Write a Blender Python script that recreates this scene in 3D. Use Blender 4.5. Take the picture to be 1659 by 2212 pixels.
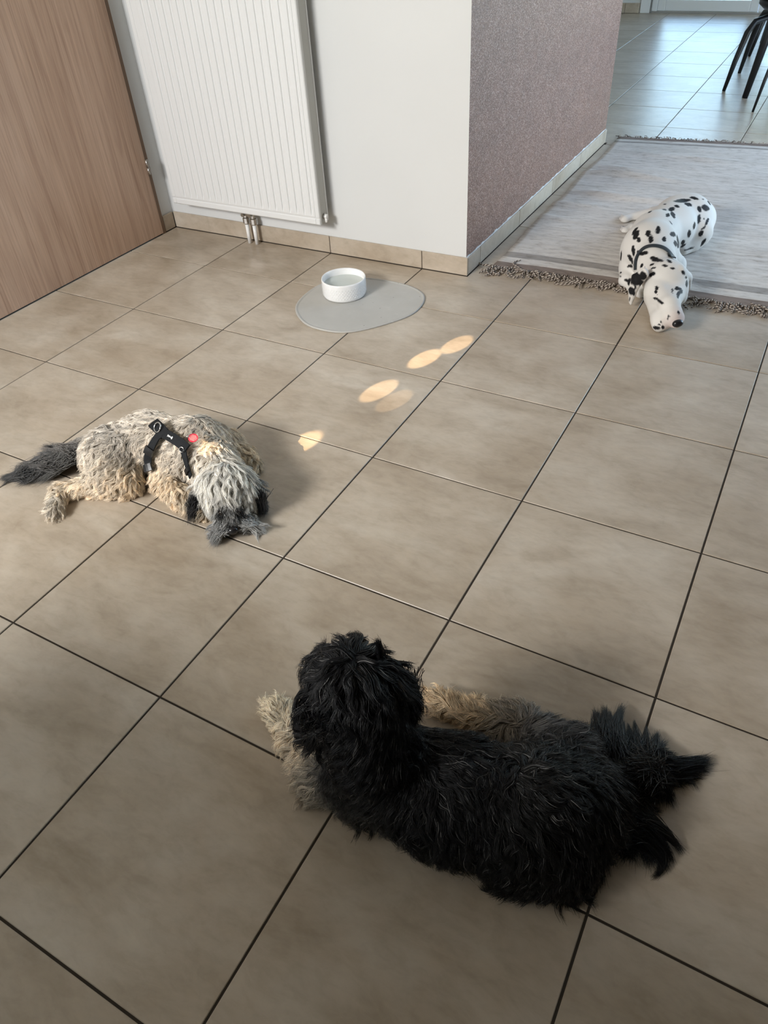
# A tiled hallway with three resting dogs.  Units: metres, one floor tile = 0.45 m.
import bpy, bmesh, math, random
import numpy as np
from mathutils import Vector, Matrix, kdtree

for o in list(bpy.data.objects):
    bpy.data.objects.remove(o, do_unlink=True)
C = bpy.context.scene.collection
T = 0.45
rnd = random.Random(7)
rng = np.random.default_rng(7)

# ------------------------------------------------------------------ camera, sky, lights, exposure
W_PX, H_PX, F_PX = 1659, 2212, 1571.0
cam_d = bpy.data.cameras.new('camera')
cam = bpy.data.objects.new('camera', cam_d)
C.objects.link(cam)
cam_d.sensor_fit = 'HORIZONTAL'
cam_d.sensor_width = 36.0
cam_d.lens = 36.0 * F_PX / W_PX
cam_d.clip_start = 0.02
R_ = ((0.87534279, 0.48047345, -0.05403948), (0.28355959, -0.600673, -0.74751984), (-0.39162349, 0.63901269, -0.66203763))
CAM = (2.97476502 * T, -1.13357967 * T, 2.79920604 * T)
m = Matrix.Identity(4)
for i in range(3):
    m[i][0], m[i][1], m[i][2], m[i][3] = R_[0][i], -R_[1][i], -R_[2][i], CAM[i]
cam.matrix_world = m
S = bpy.context.scene
S.camera = cam
S.view_settings.view_transform = 'Standard'
S.view_settings.look = 'None'
S.view_settings.gamma = 1.0
S.view_settings.use_curve_mapping = False
S.view_settings.exposure = 0.0
S.cycles.use_denoising = True
S.cycles.max_bounces = 10
S.cycles.diffuse_bounces = 6
S.cycles.transparent_max_bounces = 16

wd = bpy.data.worlds.new('sky')
S.world = wd
wd.use_nodes = True
wn = wd.node_tree.nodes
wl = wd.node_tree.links
wn.clear()
wo = wn.new('ShaderNodeOutputWorld')
wb = wn.new('ShaderNodeBackground')
sky = wn.new('ShaderNodeTexSky')
sky.sky_type = 'NISHITA'
sky.sun_disc = False
sky.sun_elevation = math.radians(27)
sky.sun_rotation = math.radians(195)
sky.air_density = 1.0
sky.dust_density = 0.7
sky.ozone_density = 1.0
wb.inputs[1].default_value = 1.05
wl.new(sky.outputs[0], wb.inputs[0])
wl.new(wb.outputs[0], wo.inputs[0])

def portal(name, loc, rot, sx, sy):
    d = bpy.data.lights.new(name, 'AREA')
    d.shape = 'RECTANGLE'
    d.size, d.size_y = sx, sy
    d.cycles.is_portal = True
    o = bpy.data.objects.new(name, d)
    C.objects.link(o)
    o.location = loc
    o.rotation_euler = rot
    return o
# openings that let the daylight in: kitchen window behind the viewer, glazed patio door at the far end
WIN = dict(x0=-2.6 * T, x1=0.6 * T, z0=1.5, z1=2.6, y=-5.4 * T)
portal('window_portal', ((WIN['x0'] + WIN['x1']) / 2, WIN['y'] - .10, (WIN['z0'] + WIN['z1']) / 2), (math.radians(90), 0, 0), WIN['x1'] - WIN['x0'], WIN['z1'] - WIN['z0'])
PAT = dict(x0=-1.42 * T, x1=5.2 * T, y=19.2 * T, z1=2.15)
portal('patio_portal', ((PAT['x0'] + PAT['x1']) / 2, PAT['y'] + .12, 1.1), (math.radians(-90), 0, 0), PAT['x1'] - PAT['x0'], 2.1)

portal('side_portal', (6.62 * T, (5.6 + 16.6) / 2 * T, 1.1), (0, math.radians(90), 0), 2.1, (16.6 - 5.6) * T)  # unseen side opening, added to let more sky light into the corridor
# bright daylight falling in through the high kitchen window behind the viewer on the left
kd_ = bpy.data.lights.new('window_daylight', 'AREA')
kd_.shape = 'RECTANGLE'
kd_.size, kd_.size_y = 1.0, .6
kd_.energy = 64.0
kd_.color = (1.0, .99, .965)
kd_.spread = math.radians(118)
key = bpy.data.objects.new('window_daylight', kd_)
C.objects.link(key)
key.location = (-2.0 * T, (-5.4 + .12) * T, 2.3)
key.rotation_euler = (Vector((-.1 * T, 2.4 * T, 0.2)) - key.location).to_track_quat('-Z', 'Y').to_euler()

# added cool area light at an unseen side opening, brightens the corridor
def daylight_fill(name, loc, rot, sx, sy, power, col):
    d = bpy.data.lights.new(name, 'AREA')
    d.shape = 'RECTANGLE'
    d.size, d.size_y = sx, sy
    d.energy = power
    d.color = col
    o = bpy.data.objects.new(name, d)
    C.objects.link(o)
    o.location = loc
    o.rotation_euler = rot
daylight_fill('side_fill', (6.46 * T, 8.6 * T, .95), (0, math.radians(90), 0), 1.7, 3.6 * T, 32.0, (.70, .85, 1.0))

# low sun finding its way through gaps in the foliage outside: narrow warm beams, about 27 degrees above the horizon
def sunbeam(name, target, deg, power, az=75.0, el=28.0, dist=4.5, blend=.3):
    d = bpy.data.lights.new(name, 'SPOT')
    d.spot_size = math.radians(deg)
    d.spot_blend = blend
    d.shadow_soft_size = .004
    d.energy = power
    d.color = (1.0, .72, .42)
    o = bpy.data.objects.new(name, d)
    C.objects.link(o)
    a, e = math.radians(az), math.radians(el)
    v = Vector((math.cos(a) * math.cos(e), math.sin(a) * math.cos(e), -math.sin(e)))
    t = Vector(target)
    o.location = t - v * dist
    o.rotation_euler = v.to_track_quat('-Z', 'Y').to_euler()
    return o
for tx, ty, dg, pw in ((.754, 3.236, 1.0, 1.0), (.888, 3.53, 1.0, .85), (.655, 2.70, 1.05, .8), (.818, 2.63, 1.0, .28)):
    sunbeam('sunbeam', (tx * T, ty * T, 0), dg, 2600.0 * pw)
sunbeam('sunbeam', (0.1568, 0.6131, 0.1546), 1.0, 2600.0 * 1.3, el=30.0, blend=.5)

# ------------------------------------------------------------------ helpers
def link(o, parent=None):
    C.objects.link(o)
    if parent is not None:
        o.parent = parent
    return o

def tag(o, label=None, cat=None, group=None, kind=None):
    if label: o['label'] = label
    if cat: o['category'] = cat
    if group: o['group'] = group
    if kind: o['kind'] = kind
    return o

def empty(name, loc=(0, 0, 0), rotz=0):
    o = bpy.data.objects.new(name, None)
    o.location = loc
    o.rotation_euler = (0, 0, rotz)
    o.empty_display_size = .05
    return link(o)

def mesh_obj(name, verts, faces, mat, parent=None, smooth=False):
    me = bpy.data.meshes.new(name)
    me.from_pydata([tuple(v) for v in verts], [], [tuple(f) for f in faces])
    me.update()
    if smooth:
        me.polygons.foreach_set('use_smooth', [True] * len(me.polygons))
    if mat: me.materials.append(mat)
    return link(bpy.data.objects.new(name, me), parent)

def bm_obj(name, bm, mat, parent=None, smooth=False):
    bmesh.ops.recalc_face_normals(bm, faces=bm.faces)
    me = bpy.data.meshes.new(name)
    bm.to_mesh(me)
    bm.free()
    if smooth:
        me.polygons.foreach_set('use_smooth', [True] * len(me.polygons))
    if mat: me.materials.append(mat)
    return link(bpy.data.objects.new(name, me), parent)

def add_box(bm, x0, x1, y0, y1, z0, z1, bev=0.0, seg=1):
    r = bmesh.ops.create_cube(bm, size=1.0)
    for v in r['verts']:
        v.co = Vector((x0 + (v.co.x + .5) * (x1 - x0), y0 + (v.co.y + .5) * (y1 - y0), z0 + (v.co.z + .5) * (z1 - z0)))
    if bev:
        es = list({e for v in r['verts'] for e in v.link_edges})
        bmesh.ops.bevel(bm, geom=es, offset=bev, segments=seg, affect='EDGES', profile=.7)

def box(name, x0, x1, y0, y1, z0, z1, mat, parent=None, bev=0.0, seg=1):
    bm = bmesh.new()
    add_box(bm, x0, x1, y0, y1, z0, z1, bev, seg)
    return bm_obj(name, bm, mat, parent)

def frames(pts):
    pts = [Vector(p) for p in pts]
    out = []
    up = None
    for i, p in enumerate(pts):
        t = (pts[min(i + 1, len(pts) - 1)] - pts[max(i - 1, 0)]).normalized()
        if up is None:
            up = Vector((0, 0, 1)) if abs(t.z) < .9 else Vector((1, 0, 0))
        s = t.cross(up).normalized()
        up = s.cross(t).normalized()
        out.append((p, t, s, up))
    return out

def add_tube(bm, pts, radii, n=10, cap=True, flat=1.0):
    if not hasattr(radii, '__len__'):
        radii = [radii] * len(pts)
    rings = []
    for (p, t, s, u), r in zip(frames(pts), radii):
        rings.append([bm.verts.new(p + s * (math.cos(2 * math.pi * k / n) * r) + u * (math.sin(2 * math.pi * k / n) * r * flat)) for k in range(n)])
    for a, b in zip(rings, rings[1:]):
        for k in range(n):
            bm.faces.new((a[k], a[(k + 1) % n], b[(k + 1) % n], b[k]))
    if cap:
        bm.faces.new(rings[0][::-1])
        bm.faces.new(rings[-1])

def tube(name, pts, radii, mat, parent=None, n=10, flat=1.0):
    bm = bmesh.new()
    add_tube(bm, pts, radii, n, True, flat)
    return bm_obj(name, bm, mat, parent, True)

def lathe(name, prof, mat, parent=None, n=64, loc=(0, 0, 0)):
    """prof: (radius, z) pairs, open or closed at the axis where radius is 0"""
    vs, fs = [], []
    idx = []
    for r, z in prof:
        if r < 1e-6:
            idx.append([len(vs)] * n)
            vs.append((loc[0], loc[1], loc[2] + z))
        else:
            idx.append(list(range(len(vs), len(vs) + n)))
            vs += [(loc[0] + r * math.cos(2 * math.pi * k / n), loc[1] + r * math.sin(2 * math.pi * k / n), loc[2] + z) for k in range(n)]
    for a, b in zip(idx, idx[1:]):
        for k in range(n):
            f = [a[k], a[(k + 1) % n], b[(k + 1) % n], b[k]]
            f = [v for i, v in enumerate(f) if v not in f[:i]]
            if len(f) > 2: fs.append(f)
    return mesh_obj(name, vs, fs, mat, parent, True)

# ------------------------------------------------------------------ materials
def mat_new(name):
    mt = bpy.data.materials.new(name)
    mt.use_nodes = True
    nt = mt.node_tree
    b = nt.nodes['Principled BSDF']
    return mt, nt, b

def plain(name, col, rough=.5, metal=0.0, spec=.5):
    mt, nt, b = mat_new(name)
    b.inputs['Base Color'].default_value = (*col, 1)
    b.inputs['Roughness'].default_value = rough
    b.inputs['Metallic'].default_value = metal
    b.inputs['Specular IOR Level'].default_value = spec
    return mt

def node(nt, kind, **kw):
    n = nt.nodes.new(kind)
    for k, v in kw.items():
        setattr(n, k, v)
    return n

def coords(nt, scale=(1, 1, 1), rand=False, out='Object'):
    tc = node(nt, 'ShaderNodeTexCoord')
    mp = node(nt, 'ShaderNodeMapping')
    mp.inputs['Scale'].default_value = scale
    src = tc.outputs[out]
    if rand:
        oi = node(nt, 'ShaderNodeObjectInfo')
        mu = node(nt, 'ShaderNodeMath', operation='MULTIPLY')
        mu.inputs[1].default_value = 83.0
        nt.links.new(oi.outputs['Random'], mu.inputs[0])
        ad = node(nt, 'ShaderNodeVectorMath', operation='ADD')
        nt.links.new(src, ad.inputs[0])
        nt.links.new(mu.outputs[0], ad.inputs[1])
        src = ad.outputs[0]
    nt.links.new(src, mp.inputs['Vector'])
    return mp.outputs[0]

def noise(nt, vec, scale, detail=4, rough=.55, dist=0.0):
    n = node(nt, 'ShaderNodeTexNoise')
    n.inputs['Scale'].default_value = scale
    n.inputs['Detail'].default_value = detail
    n.inputs['Roughness'].default_value = rough
    n.inputs['Distortion'].default_value = dist
    nt.links.new(vec, n.inputs['Vector'])
    return n.outputs[0]

def ramp(nt, fac, stops, interp='LINEAR'):
    r = node(nt, 'ShaderNodeValToRGB')
    r.color_ramp.interpolation = interp
    e = r.color_ramp.elements
    while len(e) < len(stops): e.new(.5)
    for el, (p, c) in zip(e, stops):
        el.position = p
        el.color = (*c, 1) if len(c) == 3 else c
    nt.links.new(fac, r.inputs[0])
    return r.outputs[0]

def mix(nt, a, b, fac, blend='MIX'):
    n = node(nt, 'ShaderNodeMix', data_type='RGBA', blend_type=blend)
    for sock, v in ((n.inputs['Factor'], fac), (n.inputs[6], a), (n.inputs[7], b)):
        if hasattr(v, 'links'): nt.links.new(v, sock)
        elif isinstance(v, (int, float)): sock.default_value = v
        else: sock.default_value = (*v, 1)
    return n.outputs[2]

def bump(nt, b, h, strength=.3, dist=.002):
    n = node(nt, 'ShaderNodeBump')
    n.inputs['Strength'].default_value = strength
    n.inputs['Distance'].default_value = dist
    nt.links.new(h, n.inputs['Height'])
    nt.links.new(n.outputs[0], b.inputs['Normal'])

def mat_tile(name, lo, mid, hi, streak=(3.6, 7.5, 3.0), rough=.34, spec=.5):
    mt, nt, b = mat_new(name)
    v = coords(nt, streak, True)
    n1 = noise(nt, v, 1.0, 7, .62, .7)
    c = ramp(nt, n1, ((.30, lo), (.5, mid), (.72, hi)))
    n2 = noise(nt, coords(nt, (1, 1, 1), True), 3.5, 3, .5, .3)
    c2 = ramp(nt, n2, ((.33, (.86, .82, .77)), (.67, (1.07, 1.07, 1.07))))
    c = mix(nt, c, c2, 1.0, 'MULTIPLY')
    n3 = noise(nt, coords(nt, (26, 60, 40), True), 1.0, 3, .6, .4)
    c3 = ramp(nt, n3, ((.36, (.93, .92, .9)), (.5, (1, 1, 1)), (.68, (1.05, 1.05, 1.05))))
    c = mix(nt, c, c3, .8, 'MULTIPLY')
    n4 = noise(nt, coords(nt, (1, 1.6, 1), True), 11.0, 5, .65, .8)
    c4 = ramp(nt, n4, ((.32, (.88, .87, .85)), (.5, (1, 1, 1)), (.7, (1.07, 1.07, 1.06))))
    c = mix(nt, c, c4, .75, 'MULTIPLY')
    nt.links.new(c, b.inputs['Base Color'])
    rr = node(nt, 'ShaderNodeMapRange')
    rr.inputs['To Min'].default_value = rough - .05
    rr.inputs['To Max'].default_value = rough + .07
    nt.links.new(n2, rr.inputs['Value'])
    nt.links.new(rr.outputs[0], b.inputs['Roughness'])
    b.inputs['Specular IOR Level'].default_value = spec
    bump(nt, b, n3, .12, .0008)
    return mt

M_tile = mat_tile('beige_porcelain_tile', (.40, .335, .26), (.48, .412, .332), (.53, .472, .396))
M_skirt = mat_tile('beige_skirting_tile', (.40, .335, .26), (.48, .412, .332), (.53, .472, .396), (3, 3, 6), .4)
M_grout = plain('dark_grout', (.045, .036, .028), .9, 0, .2)

def mat_paint(name, col, sc=220, st=.08):
    mt, nt, b = mat_new(name)
    v = coords(nt)
    n = noise(nt, v, sc, 3, .6)
    n2 = noise(nt, v, 1.6, 2, .5)
    c = ramp(nt, n2, ((.3, tuple(x * .97 for x in col)), (.7, tuple(min(1, x * 1.02) for x in col))))
    nt.links.new(c, b.inputs['Base Color'])
    b.inputs['Roughness'].default_value = .75
    b.inputs['Specular IOR Level'].default_value = .25
    bump(nt, b, n, st, .001)
    return mt
M_wall = mat_paint('warm_white_paint', (.68, .685, .675))
M_ceil = mat_paint('pale_timber_ceiling', (.80, .76, .68))
M_absorb = mat_paint('dark_absorbing_wall', (.05, .045, .04))  # near black so the added side wall bounces little light
M_enamel = plain('white_enamel', (.75, .755, .745), .28)
M_enamel_side = plain('grey_enamel_grille', (.50, .50, .47), .4)
M_steel = plain('nickel_steel', (.55, .53, .50), .28, 1.0)
M_pipe = plain('white_plastic_pipe', (.86, .85, .83), .35)
M_black = plain('black_lacquer', (.006, .006, .007), .38)
M_pvc = plain('white_window_frame', (.80, .81, .82), .35)
M_dark = plain('dark_gap', (.02, .018, .015), .9)

def mat_mosaic():
    mt, nt, b = mat_new('brown_mosaic_plaster')
    v = coords(nt)
    vo = node(nt, 'ShaderNodeTexVoronoi')
    vo.inputs['Scale'].default_value = 330
    nt.links.new(v, vo.inputs['Vector'])
    sep = node(nt, 'ShaderNodeSeparateColor')
    nt.links.new(vo.outputs['Color'], sep.inputs[0])
    c = ramp(nt, sep.outputs[0], ((0.0, (.105, .050, .034)), (.35, (.192, .099, .070)), (.7, (.262, .148, .110)), (.93, (.46, .33, .28))))
    n2 = noise(nt, v, 14, 3, .6)
    c2 = ramp(nt, n2, ((.3, (.86, .85, .84)), (.7, (1.08, 1.06, 1.05))))
    nt.links.new(mix(nt, c, c2, 1.0, 'MULTIPLY'), b.inputs['Base Color'])
    b.inputs['Roughness'].default_value = .5
    bump(nt, b, vo.outputs['Distance'], .5, .0015)
    return mt
M_mosaic = mat_mosaic()

def mat_wood():
    mt, nt, b = mat_new('oak_veneer')
    v = coords(nt, (1, 1, 1))
    w = node(nt, 'ShaderNodeMapping')
    w.inputs['Scale'].default_value = (1, 9, .55)
    nt.links.new(v, w.inputs['Vector'])
    n1 = noise(nt, w.outputs[0], 2.2, 5, .6, 1.2)
    f = node(nt, 'ShaderNodeMapping')
    f.inputs['Scale'].default_value = (1, 160, 3.2)
    nt.links.new(v, f.inputs['Vector'])
    n2 = noise(nt, f.outputs[0], 1.0, 5, .7, .2)
    c = ramp(nt, n1, ((.30, (.43, .285, .205)), (.5, (.55, .385, .285)), (.72, (.62, .45, .345))))
    c2 = ramp(nt, n2, ((.34, (.78, .73, .69)), (.5, (1, 1, 1)), (.7, (1.12, 1.10, 1.08))))
    nt.links.new(mix(nt, c, c2, .85, 'MULTIPLY'), b.inputs['Base Color'])
    b.inputs['Roughness'].default_value = .42
    bump(nt, b, n2, .12, .0006)
    return mt
M_wood = mat_wood()
M_woodframe = plain('dark_oak_edge', (.22, .145, .095), .5)

def mat_glass():
    mt = bpy.data.materials.new('window_glass')
    mt.use_nodes = True
    nt = mt.node_tree
    nt.nodes.clear()
    o = node(nt, 'ShaderNodeOutputMaterial')
    tr = node(nt, 'ShaderNodeBsdfTransparent')
    tr.inputs[0].default_value = (.95, .98, .97, 1)
    gl = node(nt, 'ShaderNodeBsdfGlossy')
    gl.inputs['Roughness'].default_value = .02
    fr = node(nt, 'ShaderNodeFresnel')
    fr.inputs[0].default_value = 1.45
    mx = node(nt, 'ShaderNodeMixShader')
    nt.links.new(fr.outputs[0], mx.inputs[0])
    nt.links.new(tr.outputs[0], mx.inputs[1])
    nt.links.new(gl.outputs[0], mx.inputs[2])
    nt.links.new(mx.outputs[0], o.inputs[0])
    return mt
M_glass = mat_glass()

# ------------------------------------------------------------------ the setting
XL, YB = -2.985, 4.703            # skirting faces of the left wall and of the radiator wall (tiles)
XP, YP = .455, 9.07               # partition corner and its far end
XR, YF, XLL = 6.5, 19.2, -6.0     # right wall, far wall, living room left wall
CEIL = 2.7

# floor: dark grout bed, every tile a piece of its own
floor = tag(box('floor', XLL * T, XR * T, -5.4 * T - .1, YF * T + .05, -.05, -.0022, M_grout), kind='structure')
J = .0022                          # half joint
def poly_tile(pts, z_top=0.0, ch=.0012, depth=.009):
    """pts: counter-clockwise rectilinear outline in metres, shrunk by half a joint"""
    n = len(pts)
    def off(d):
        out = []
        for i in range(n):
            p0, p1, p2 = Vector(pts[i - 1]), Vector(pts[i]), Vector(pts[(i + 1) % n])
            a, b = (p1 - p0).normalized(), (p2 - p1).normalized()
            out.append(p1 + Vector((-a.y, a.x)) * d + Vector((-b.y, b.x)) * d)
        return out
    o1, o2 = off(0), off(ch)
    vs = [(p.x, p.y, z_top - depth) for p in o1] + [(p.x, p.y, z_top - ch) for p in o1] + [(p.x, p.y, z_top) for p in o2]
    fs = [tuple(range(2 * n, 3 * n))]
    for k in (0, n):
        for i in range(n):
            fs.append((k + i, k + (i + 1) % n, k + n + (i + 1) % n, k + n + i))
    return vs, fs
tile_me = None
def lay(i, j, pts):
    global tile_me
    full = pts is None
    if full:
        if tile_me is None:
            h = T / 2 - J
            vs, fs = poly_tile([(-h, -h), (h, -h), (h, h), (-h, h)])
            o = mesh_obj('tile', vs, fs, M_tile, floor)
            tile_me = o.data
        else:
            o = link(bpy.data.objects.new('tile', tile_me), floor)
    else:
        cx, cy = (i + .5) * T, (j + .5) * T
        vs, fs = poly_tile([(x * T - cx, y * T - cy) for x, y in pts])
        o = mesh_obj('tile', vs, fs, M_tile, floor)
    o.location = ((i + .5) * T, (j + .5) * T, rnd.uniform(-.0003, .0003))
jj = J / T
for j in range(int(math.floor(-5.4)), 20):
    for i in range(-6, 7):
        x0, x1, y0, y1 = i + jj, i + 1 - jj, j + jj, j + 1 - jj
        lo = XL if j < 9 else XLL
        y0, y1, x1 = max(y0, -5.4 + .02), min(y1, YF - .01), min(x1, XR - .02)
        if 5 <= j <= 8: lo = XP
        if j == 4 and i + 1 <= XP: y1 = min(y1, YB - .004)
        if j == 9 and i < 0: y0 = max(y0, YP + .02)
        x0 = max(x0, lo + .004)
        if x1 - x0 < .03 or y1 - y0 < .03: continue
        if j == 4 and i == 0:
            lay(i, j, [(x0, y0), (x1, y0), (x1, y1), (XP + .004, y1), (XP + .004, YB - .004), (x0, YB - .004)])
        elif j == 9 and i == 0:
            lay(i, j, [(x0, YP + .02), (XP + .02, YP + .02), (XP + .02, y0), (x1, y0), (x1, y1), (x0, y1)])
        elif abs(x1 - x0 - 1 + 2 * jj) < 1e-6 and abs(y1 - y0 - 1 + 2 * jj) < 1e-6:
            lay(i, j, None)
        else:
            lay(i, j, [(x0, y0), (x1, y0), (x1, y1), (x0, y1)])

def walls(name, boxes, mat):
    bm = bmesh.new()
    for b in boxes: add_box(bm, *b)
    return tag(bm_obj(name, bm, mat), kind='structure')
WG = .02                           # skirting stands this far (tiles) in front of the plaster
yw = WIN['y']
D0, D1 = 2.18, 4.535               # door opening (tiles along the left wall)
walls('wall_left', [(XL * T - .12, (XL - WG) * T, yw - .15, D0 * T, -.05, CEIL), (XL * T - .12, (XL - WG) * T, D1 * T, (YB + WG) * T + .05, -.05, CEIL), (XL * T - .12, (XL - WG) * T, D0 * T, D1 * T, 2.12, CEIL)], M_wall)
walls('wall_back', [(XL * T - .12, (XP - WG) * T - .12, (YB + WG) * T, (YB + WG) * T + .1, -.05, CEIL)], M_wall)
wp = walls('wall_partition', [((XP - WG) * T - .12, (XP - WG) * T, (YB + WG) * T, YP * T, -.05, CEIL)], M_wall)
wp.data.materials.append(M_mosaic)
for p in wp.data.polygons:
    if p.normal.x > .9: p.material_index = 1
walls('wall_living', [(XLL * T, (XP - WG) * T - .12, YP * T - .12, YP * T, -.05, CEIL), (XLL * T - .12, XLL * T, YP * T - .12, YF * T, -.05, CEIL)], M_wall)
walls('wall_right', [(XR * T, XR * T + .12, yw - .15, 5.6 * T, -.05, CEIL), (XR * T, XR * T + .12, 16.6 * T, YF * T + .15, -.05, CEIL), (XR * T, XR * T + .12, 5.6 * T, 16.6 * T, 2.15, CEIL)], M_wall)
walls('wall_far', [(XLL * T, PAT['x0'], YF * T, YF * T + .2, -.05, CEIL), (PAT['x1'], XR * T, YF * T, YF * T + .2, -.05, CEIL), (PAT['x0'], PAT['x1'], YF * T, YF * T + .2, PAT['z1'], CEIL)], M_wall)
walls('wall_kitchen', [(XL * T - .12, WIN['x0'], yw - .2, yw, -.05, CEIL), (WIN['x1'], XR * T, yw - .2, yw, -.05, CEIL), (WIN['x0'], WIN['x1'], yw - .2, yw, -.05, WIN['z0']), (WIN['x0'], WIN['x1'], yw - .2, yw, WIN['z1'], CEIL)], M_wall)
walls('wall_blocker', [(5.3 * T, 5.3 * T + .1, yw, 6.2 * T, -.05, CEIL)], M_absorb)  # added unseen dark wall, keeps side light off the near floor
tag(box('ceiling', XLL * T - .12, XR * T + .12, yw - .2, YF * T + .2, CEIL, CEIL + .1, M_ceil), kind='structure')
tag(box('terrace', -30, 34, YF * T + .2, YF * T + 26, -.12, -.05, plain('pale_terrace_paving', (.86, .87, .88), .8)), kind='structure')
tag(box('terrace_side', XR * T + .12, XR * T + 20, 4, YF * T + .2, -.12, -.05, bpy.data.materials['pale_terrace_paving']), kind='structure')
tag(box('lawn', -30, 34, yw - 30, yw - .2, -.5, -.1, plain('lawn_green', (.12, .14, .07), .9)), kind='structure')
# unseen counter-shaped block, added behind the viewer to shade the near floor
kc = tag(empty('shade_counter', (1.6 * T, -1.87 * T, 0)), 'plain unseen counter block added behind the viewpoint to shade the floor', 'counter')
for nm, a in (('shade_base', (-.75 * T + .02, 4.0 * T - .03, -1.87 * T - .6 + .03, -1.87 * T - .03, .01, .94 - .045)), ('shade_top', (-.75 * T, 4.0 * T, -1.87 * T - .6, -1.87 * T, .94 - .04, .94))):
    o = box(nm, *a, M_enamel if nm == 'shade_base' else M_woodframe, None, .004)
    o.parent = kc
    o.matrix_parent_inverse = Matrix.Translation(kc.location).inverted()

# skirting tiles
SK = .0745
def skirt(name, pieces, bed):
    base = tag(box(name, *bed, M_grout), kind='structure')
    for a in pieces:
        o = box('skirting_tile', *a, M_skirt, base, .0015)
xs = [XL, -2, -1, 0, XP]
skirt('baseboard_back', [(a * T + .0015, b * T - (.0015 if b != XP else 0), YB * T, (YB + WG) * T - .001, .002, SK) for a, b in zip(xs, xs[1:])], ((XL) * T, XP * T - .002, YB * T + .002, (YB + WG) * T - .0005, -.002, SK - .004))
ys = [YB + WG, 5, 6, 7, 8, 9, YP]
sb = skirt('baseboard_right', [((XP - WG) * T + .0005, XP * T, a * T + .0012, b * T - .0012, .002, SK - .003) for a, b in zip(ys, ys[1:])], ((XP - WG) * T + .0002, XP * T - .002, (YB + WG) * T, YP * T, -.002, SK - .008))
skirt('baseboard_left', [((XL - WG) * T + .001, XL * T, D1 * T + .004, YB * T - .002, .002, SK)], ((XL - WG) * T + .0005, XL * T - .002, D1 * T + .004, YB * T, -.002, SK - .004))
skirt('baseboard_far', [(a * T + .0015, b * T - .0015, YF * T - .03, YF * T - .001, .002, .085) for a, b in ((-4, -3), (-3, -2), (-2, -1.68))], (-4 * T, -1.69 * T, YF * T - .02, YF * T - .0005, -.002, .08))
# ragged paint and filler left along the top of the partition skirting
bm = bmesh.new()
prev = None
n = 150
for k in range(n + 1):
    y = ((YB + WG) + (YP - YB - WG) * k / n) * T
    hgt = .0012 + .0038 * max(0, math.sin(k * .31) * math.sin(k * .83 + 1) + rnd.uniform(-.3, .5))
    x0, x1 = (XP - WG) * T + .0003, (XP - WG) * T + .0050 - rnd.uniform(0, .002)
    ring = [bm.verts.new((x1, y, SK - .0035)), bm.verts.new((x1 - .001, y, SK - .002 + hgt * .25)), bm.verts.new((x0, y, SK - .002 + hgt)), bm.verts.new((x0, y, SK - .0035))]
    if prev:
        for q in range(4): bm.faces.new((prev[q], prev[(q + 1) % 4], ring[(q + 1) % 4], ring[q]))
    prev = ring
tag(bm_obj('trim_1', bm, M_wall), kind='structure')

# oak door closed in the left wall
door = tag(box('door_1', (XL) * T - .03, XL * T + .0065, (D0 + .03) * T, 4.487 * T, .006, 2.06, M_wood, None, .0012), kind='structure')
bm = bmesh.new()
fx = (XL - WG) * T + .012
add_box(bm, XL * T - .1, fx, 4.4895 * T, (D1 - .001) * T, 0, 2.115, .001)
add_box(bm, XL * T - .1, fx, (D0 + .001) * T, (D0 + .024) * T, 0, 2.115, .001)
add_box(bm, XL * T - .1, fx, (D0 + .025) * T, 4.489 * T, 2.066, 2.115, .001)
bm_obj('door_frame', bm, M_woodframe, door)
hb = bmesh.new()
hx, hy = XL * T + .0115, 4.489 * T
add_tube(hb, [(hx, hy, .272), (hx, hy, .302)], .0058, 14)
add_tube(hb, [(hx, hy, .3035), (hx, hy, .336)], .0066, 14)
bm_obj('hinge', hb, M_steel, door, True)

# glazed patio door at the far end of the living room
win = tag(empty('window_1', ((PAT['x0'] + PAT['x1']) / 2, YF * T, 0)), kind='structure')
inv = Matrix.Translation(win.location).inverted()
def wpart(o):
    o.parent = win
    o.matrix_parent_inverse = inv
    return o
yf = YF * T
wpart(box('threshold', PAT['x0'], PAT['x1'], yf + .0, yf + .16, -.02, .012, plain('grey_threshold', (.33, .31, .29), .5), None, .003))
bm = bmesh.new()
add_box(bm, PAT['x0'] + .0, PAT['x0'] + .05, yf + .02, yf + .1, .012, PAT['z1'], .004)
add_box(bm, PAT['x1'] - .05, PAT['x1'], yf + .02, yf + .1, .012, PAT['z1'], .004)
add_box(bm, PAT['x0'] + .05, PAT['x1'] - .05, yf + .02, yf + .1, PAT['z1'] - .05, PAT['z1'], .004)
wpart(bm_obj('outer_frame', bm, M_pvc))
pw = (PAT['x1'] - PAT['x0'] - .1) / 3
for k in range(3):
    a, b = PAT['x0'] + .05 + pw * k + .003, PAT['x0'] + .05 + pw * (k + 1) - .003
    bm = bmesh.new()
    add_box(bm, a, a + .075, yf + .03, yf + .09, .016, PAT['z1'] - .053, .004)
    add_box(bm, b - .075, b, yf + .03, yf + .09, .016, PAT['z1'] - .053, .004)
    add_box(bm, a + .075, b - .075, yf + .03, yf + .09, .016, .108, .004)
    add_box(bm, a + .075, b - .075, yf + .03, yf + .09, PAT['z1'] - .128, PAT['z1'] - .053, .004)
    wpart(bm_obj('sash', bm, M_pvc))
    wpart(box('pane', a + .074, b - .074, yf + .055, yf + .063, .106, PAT['z1'] - .126, M_glass))
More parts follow.
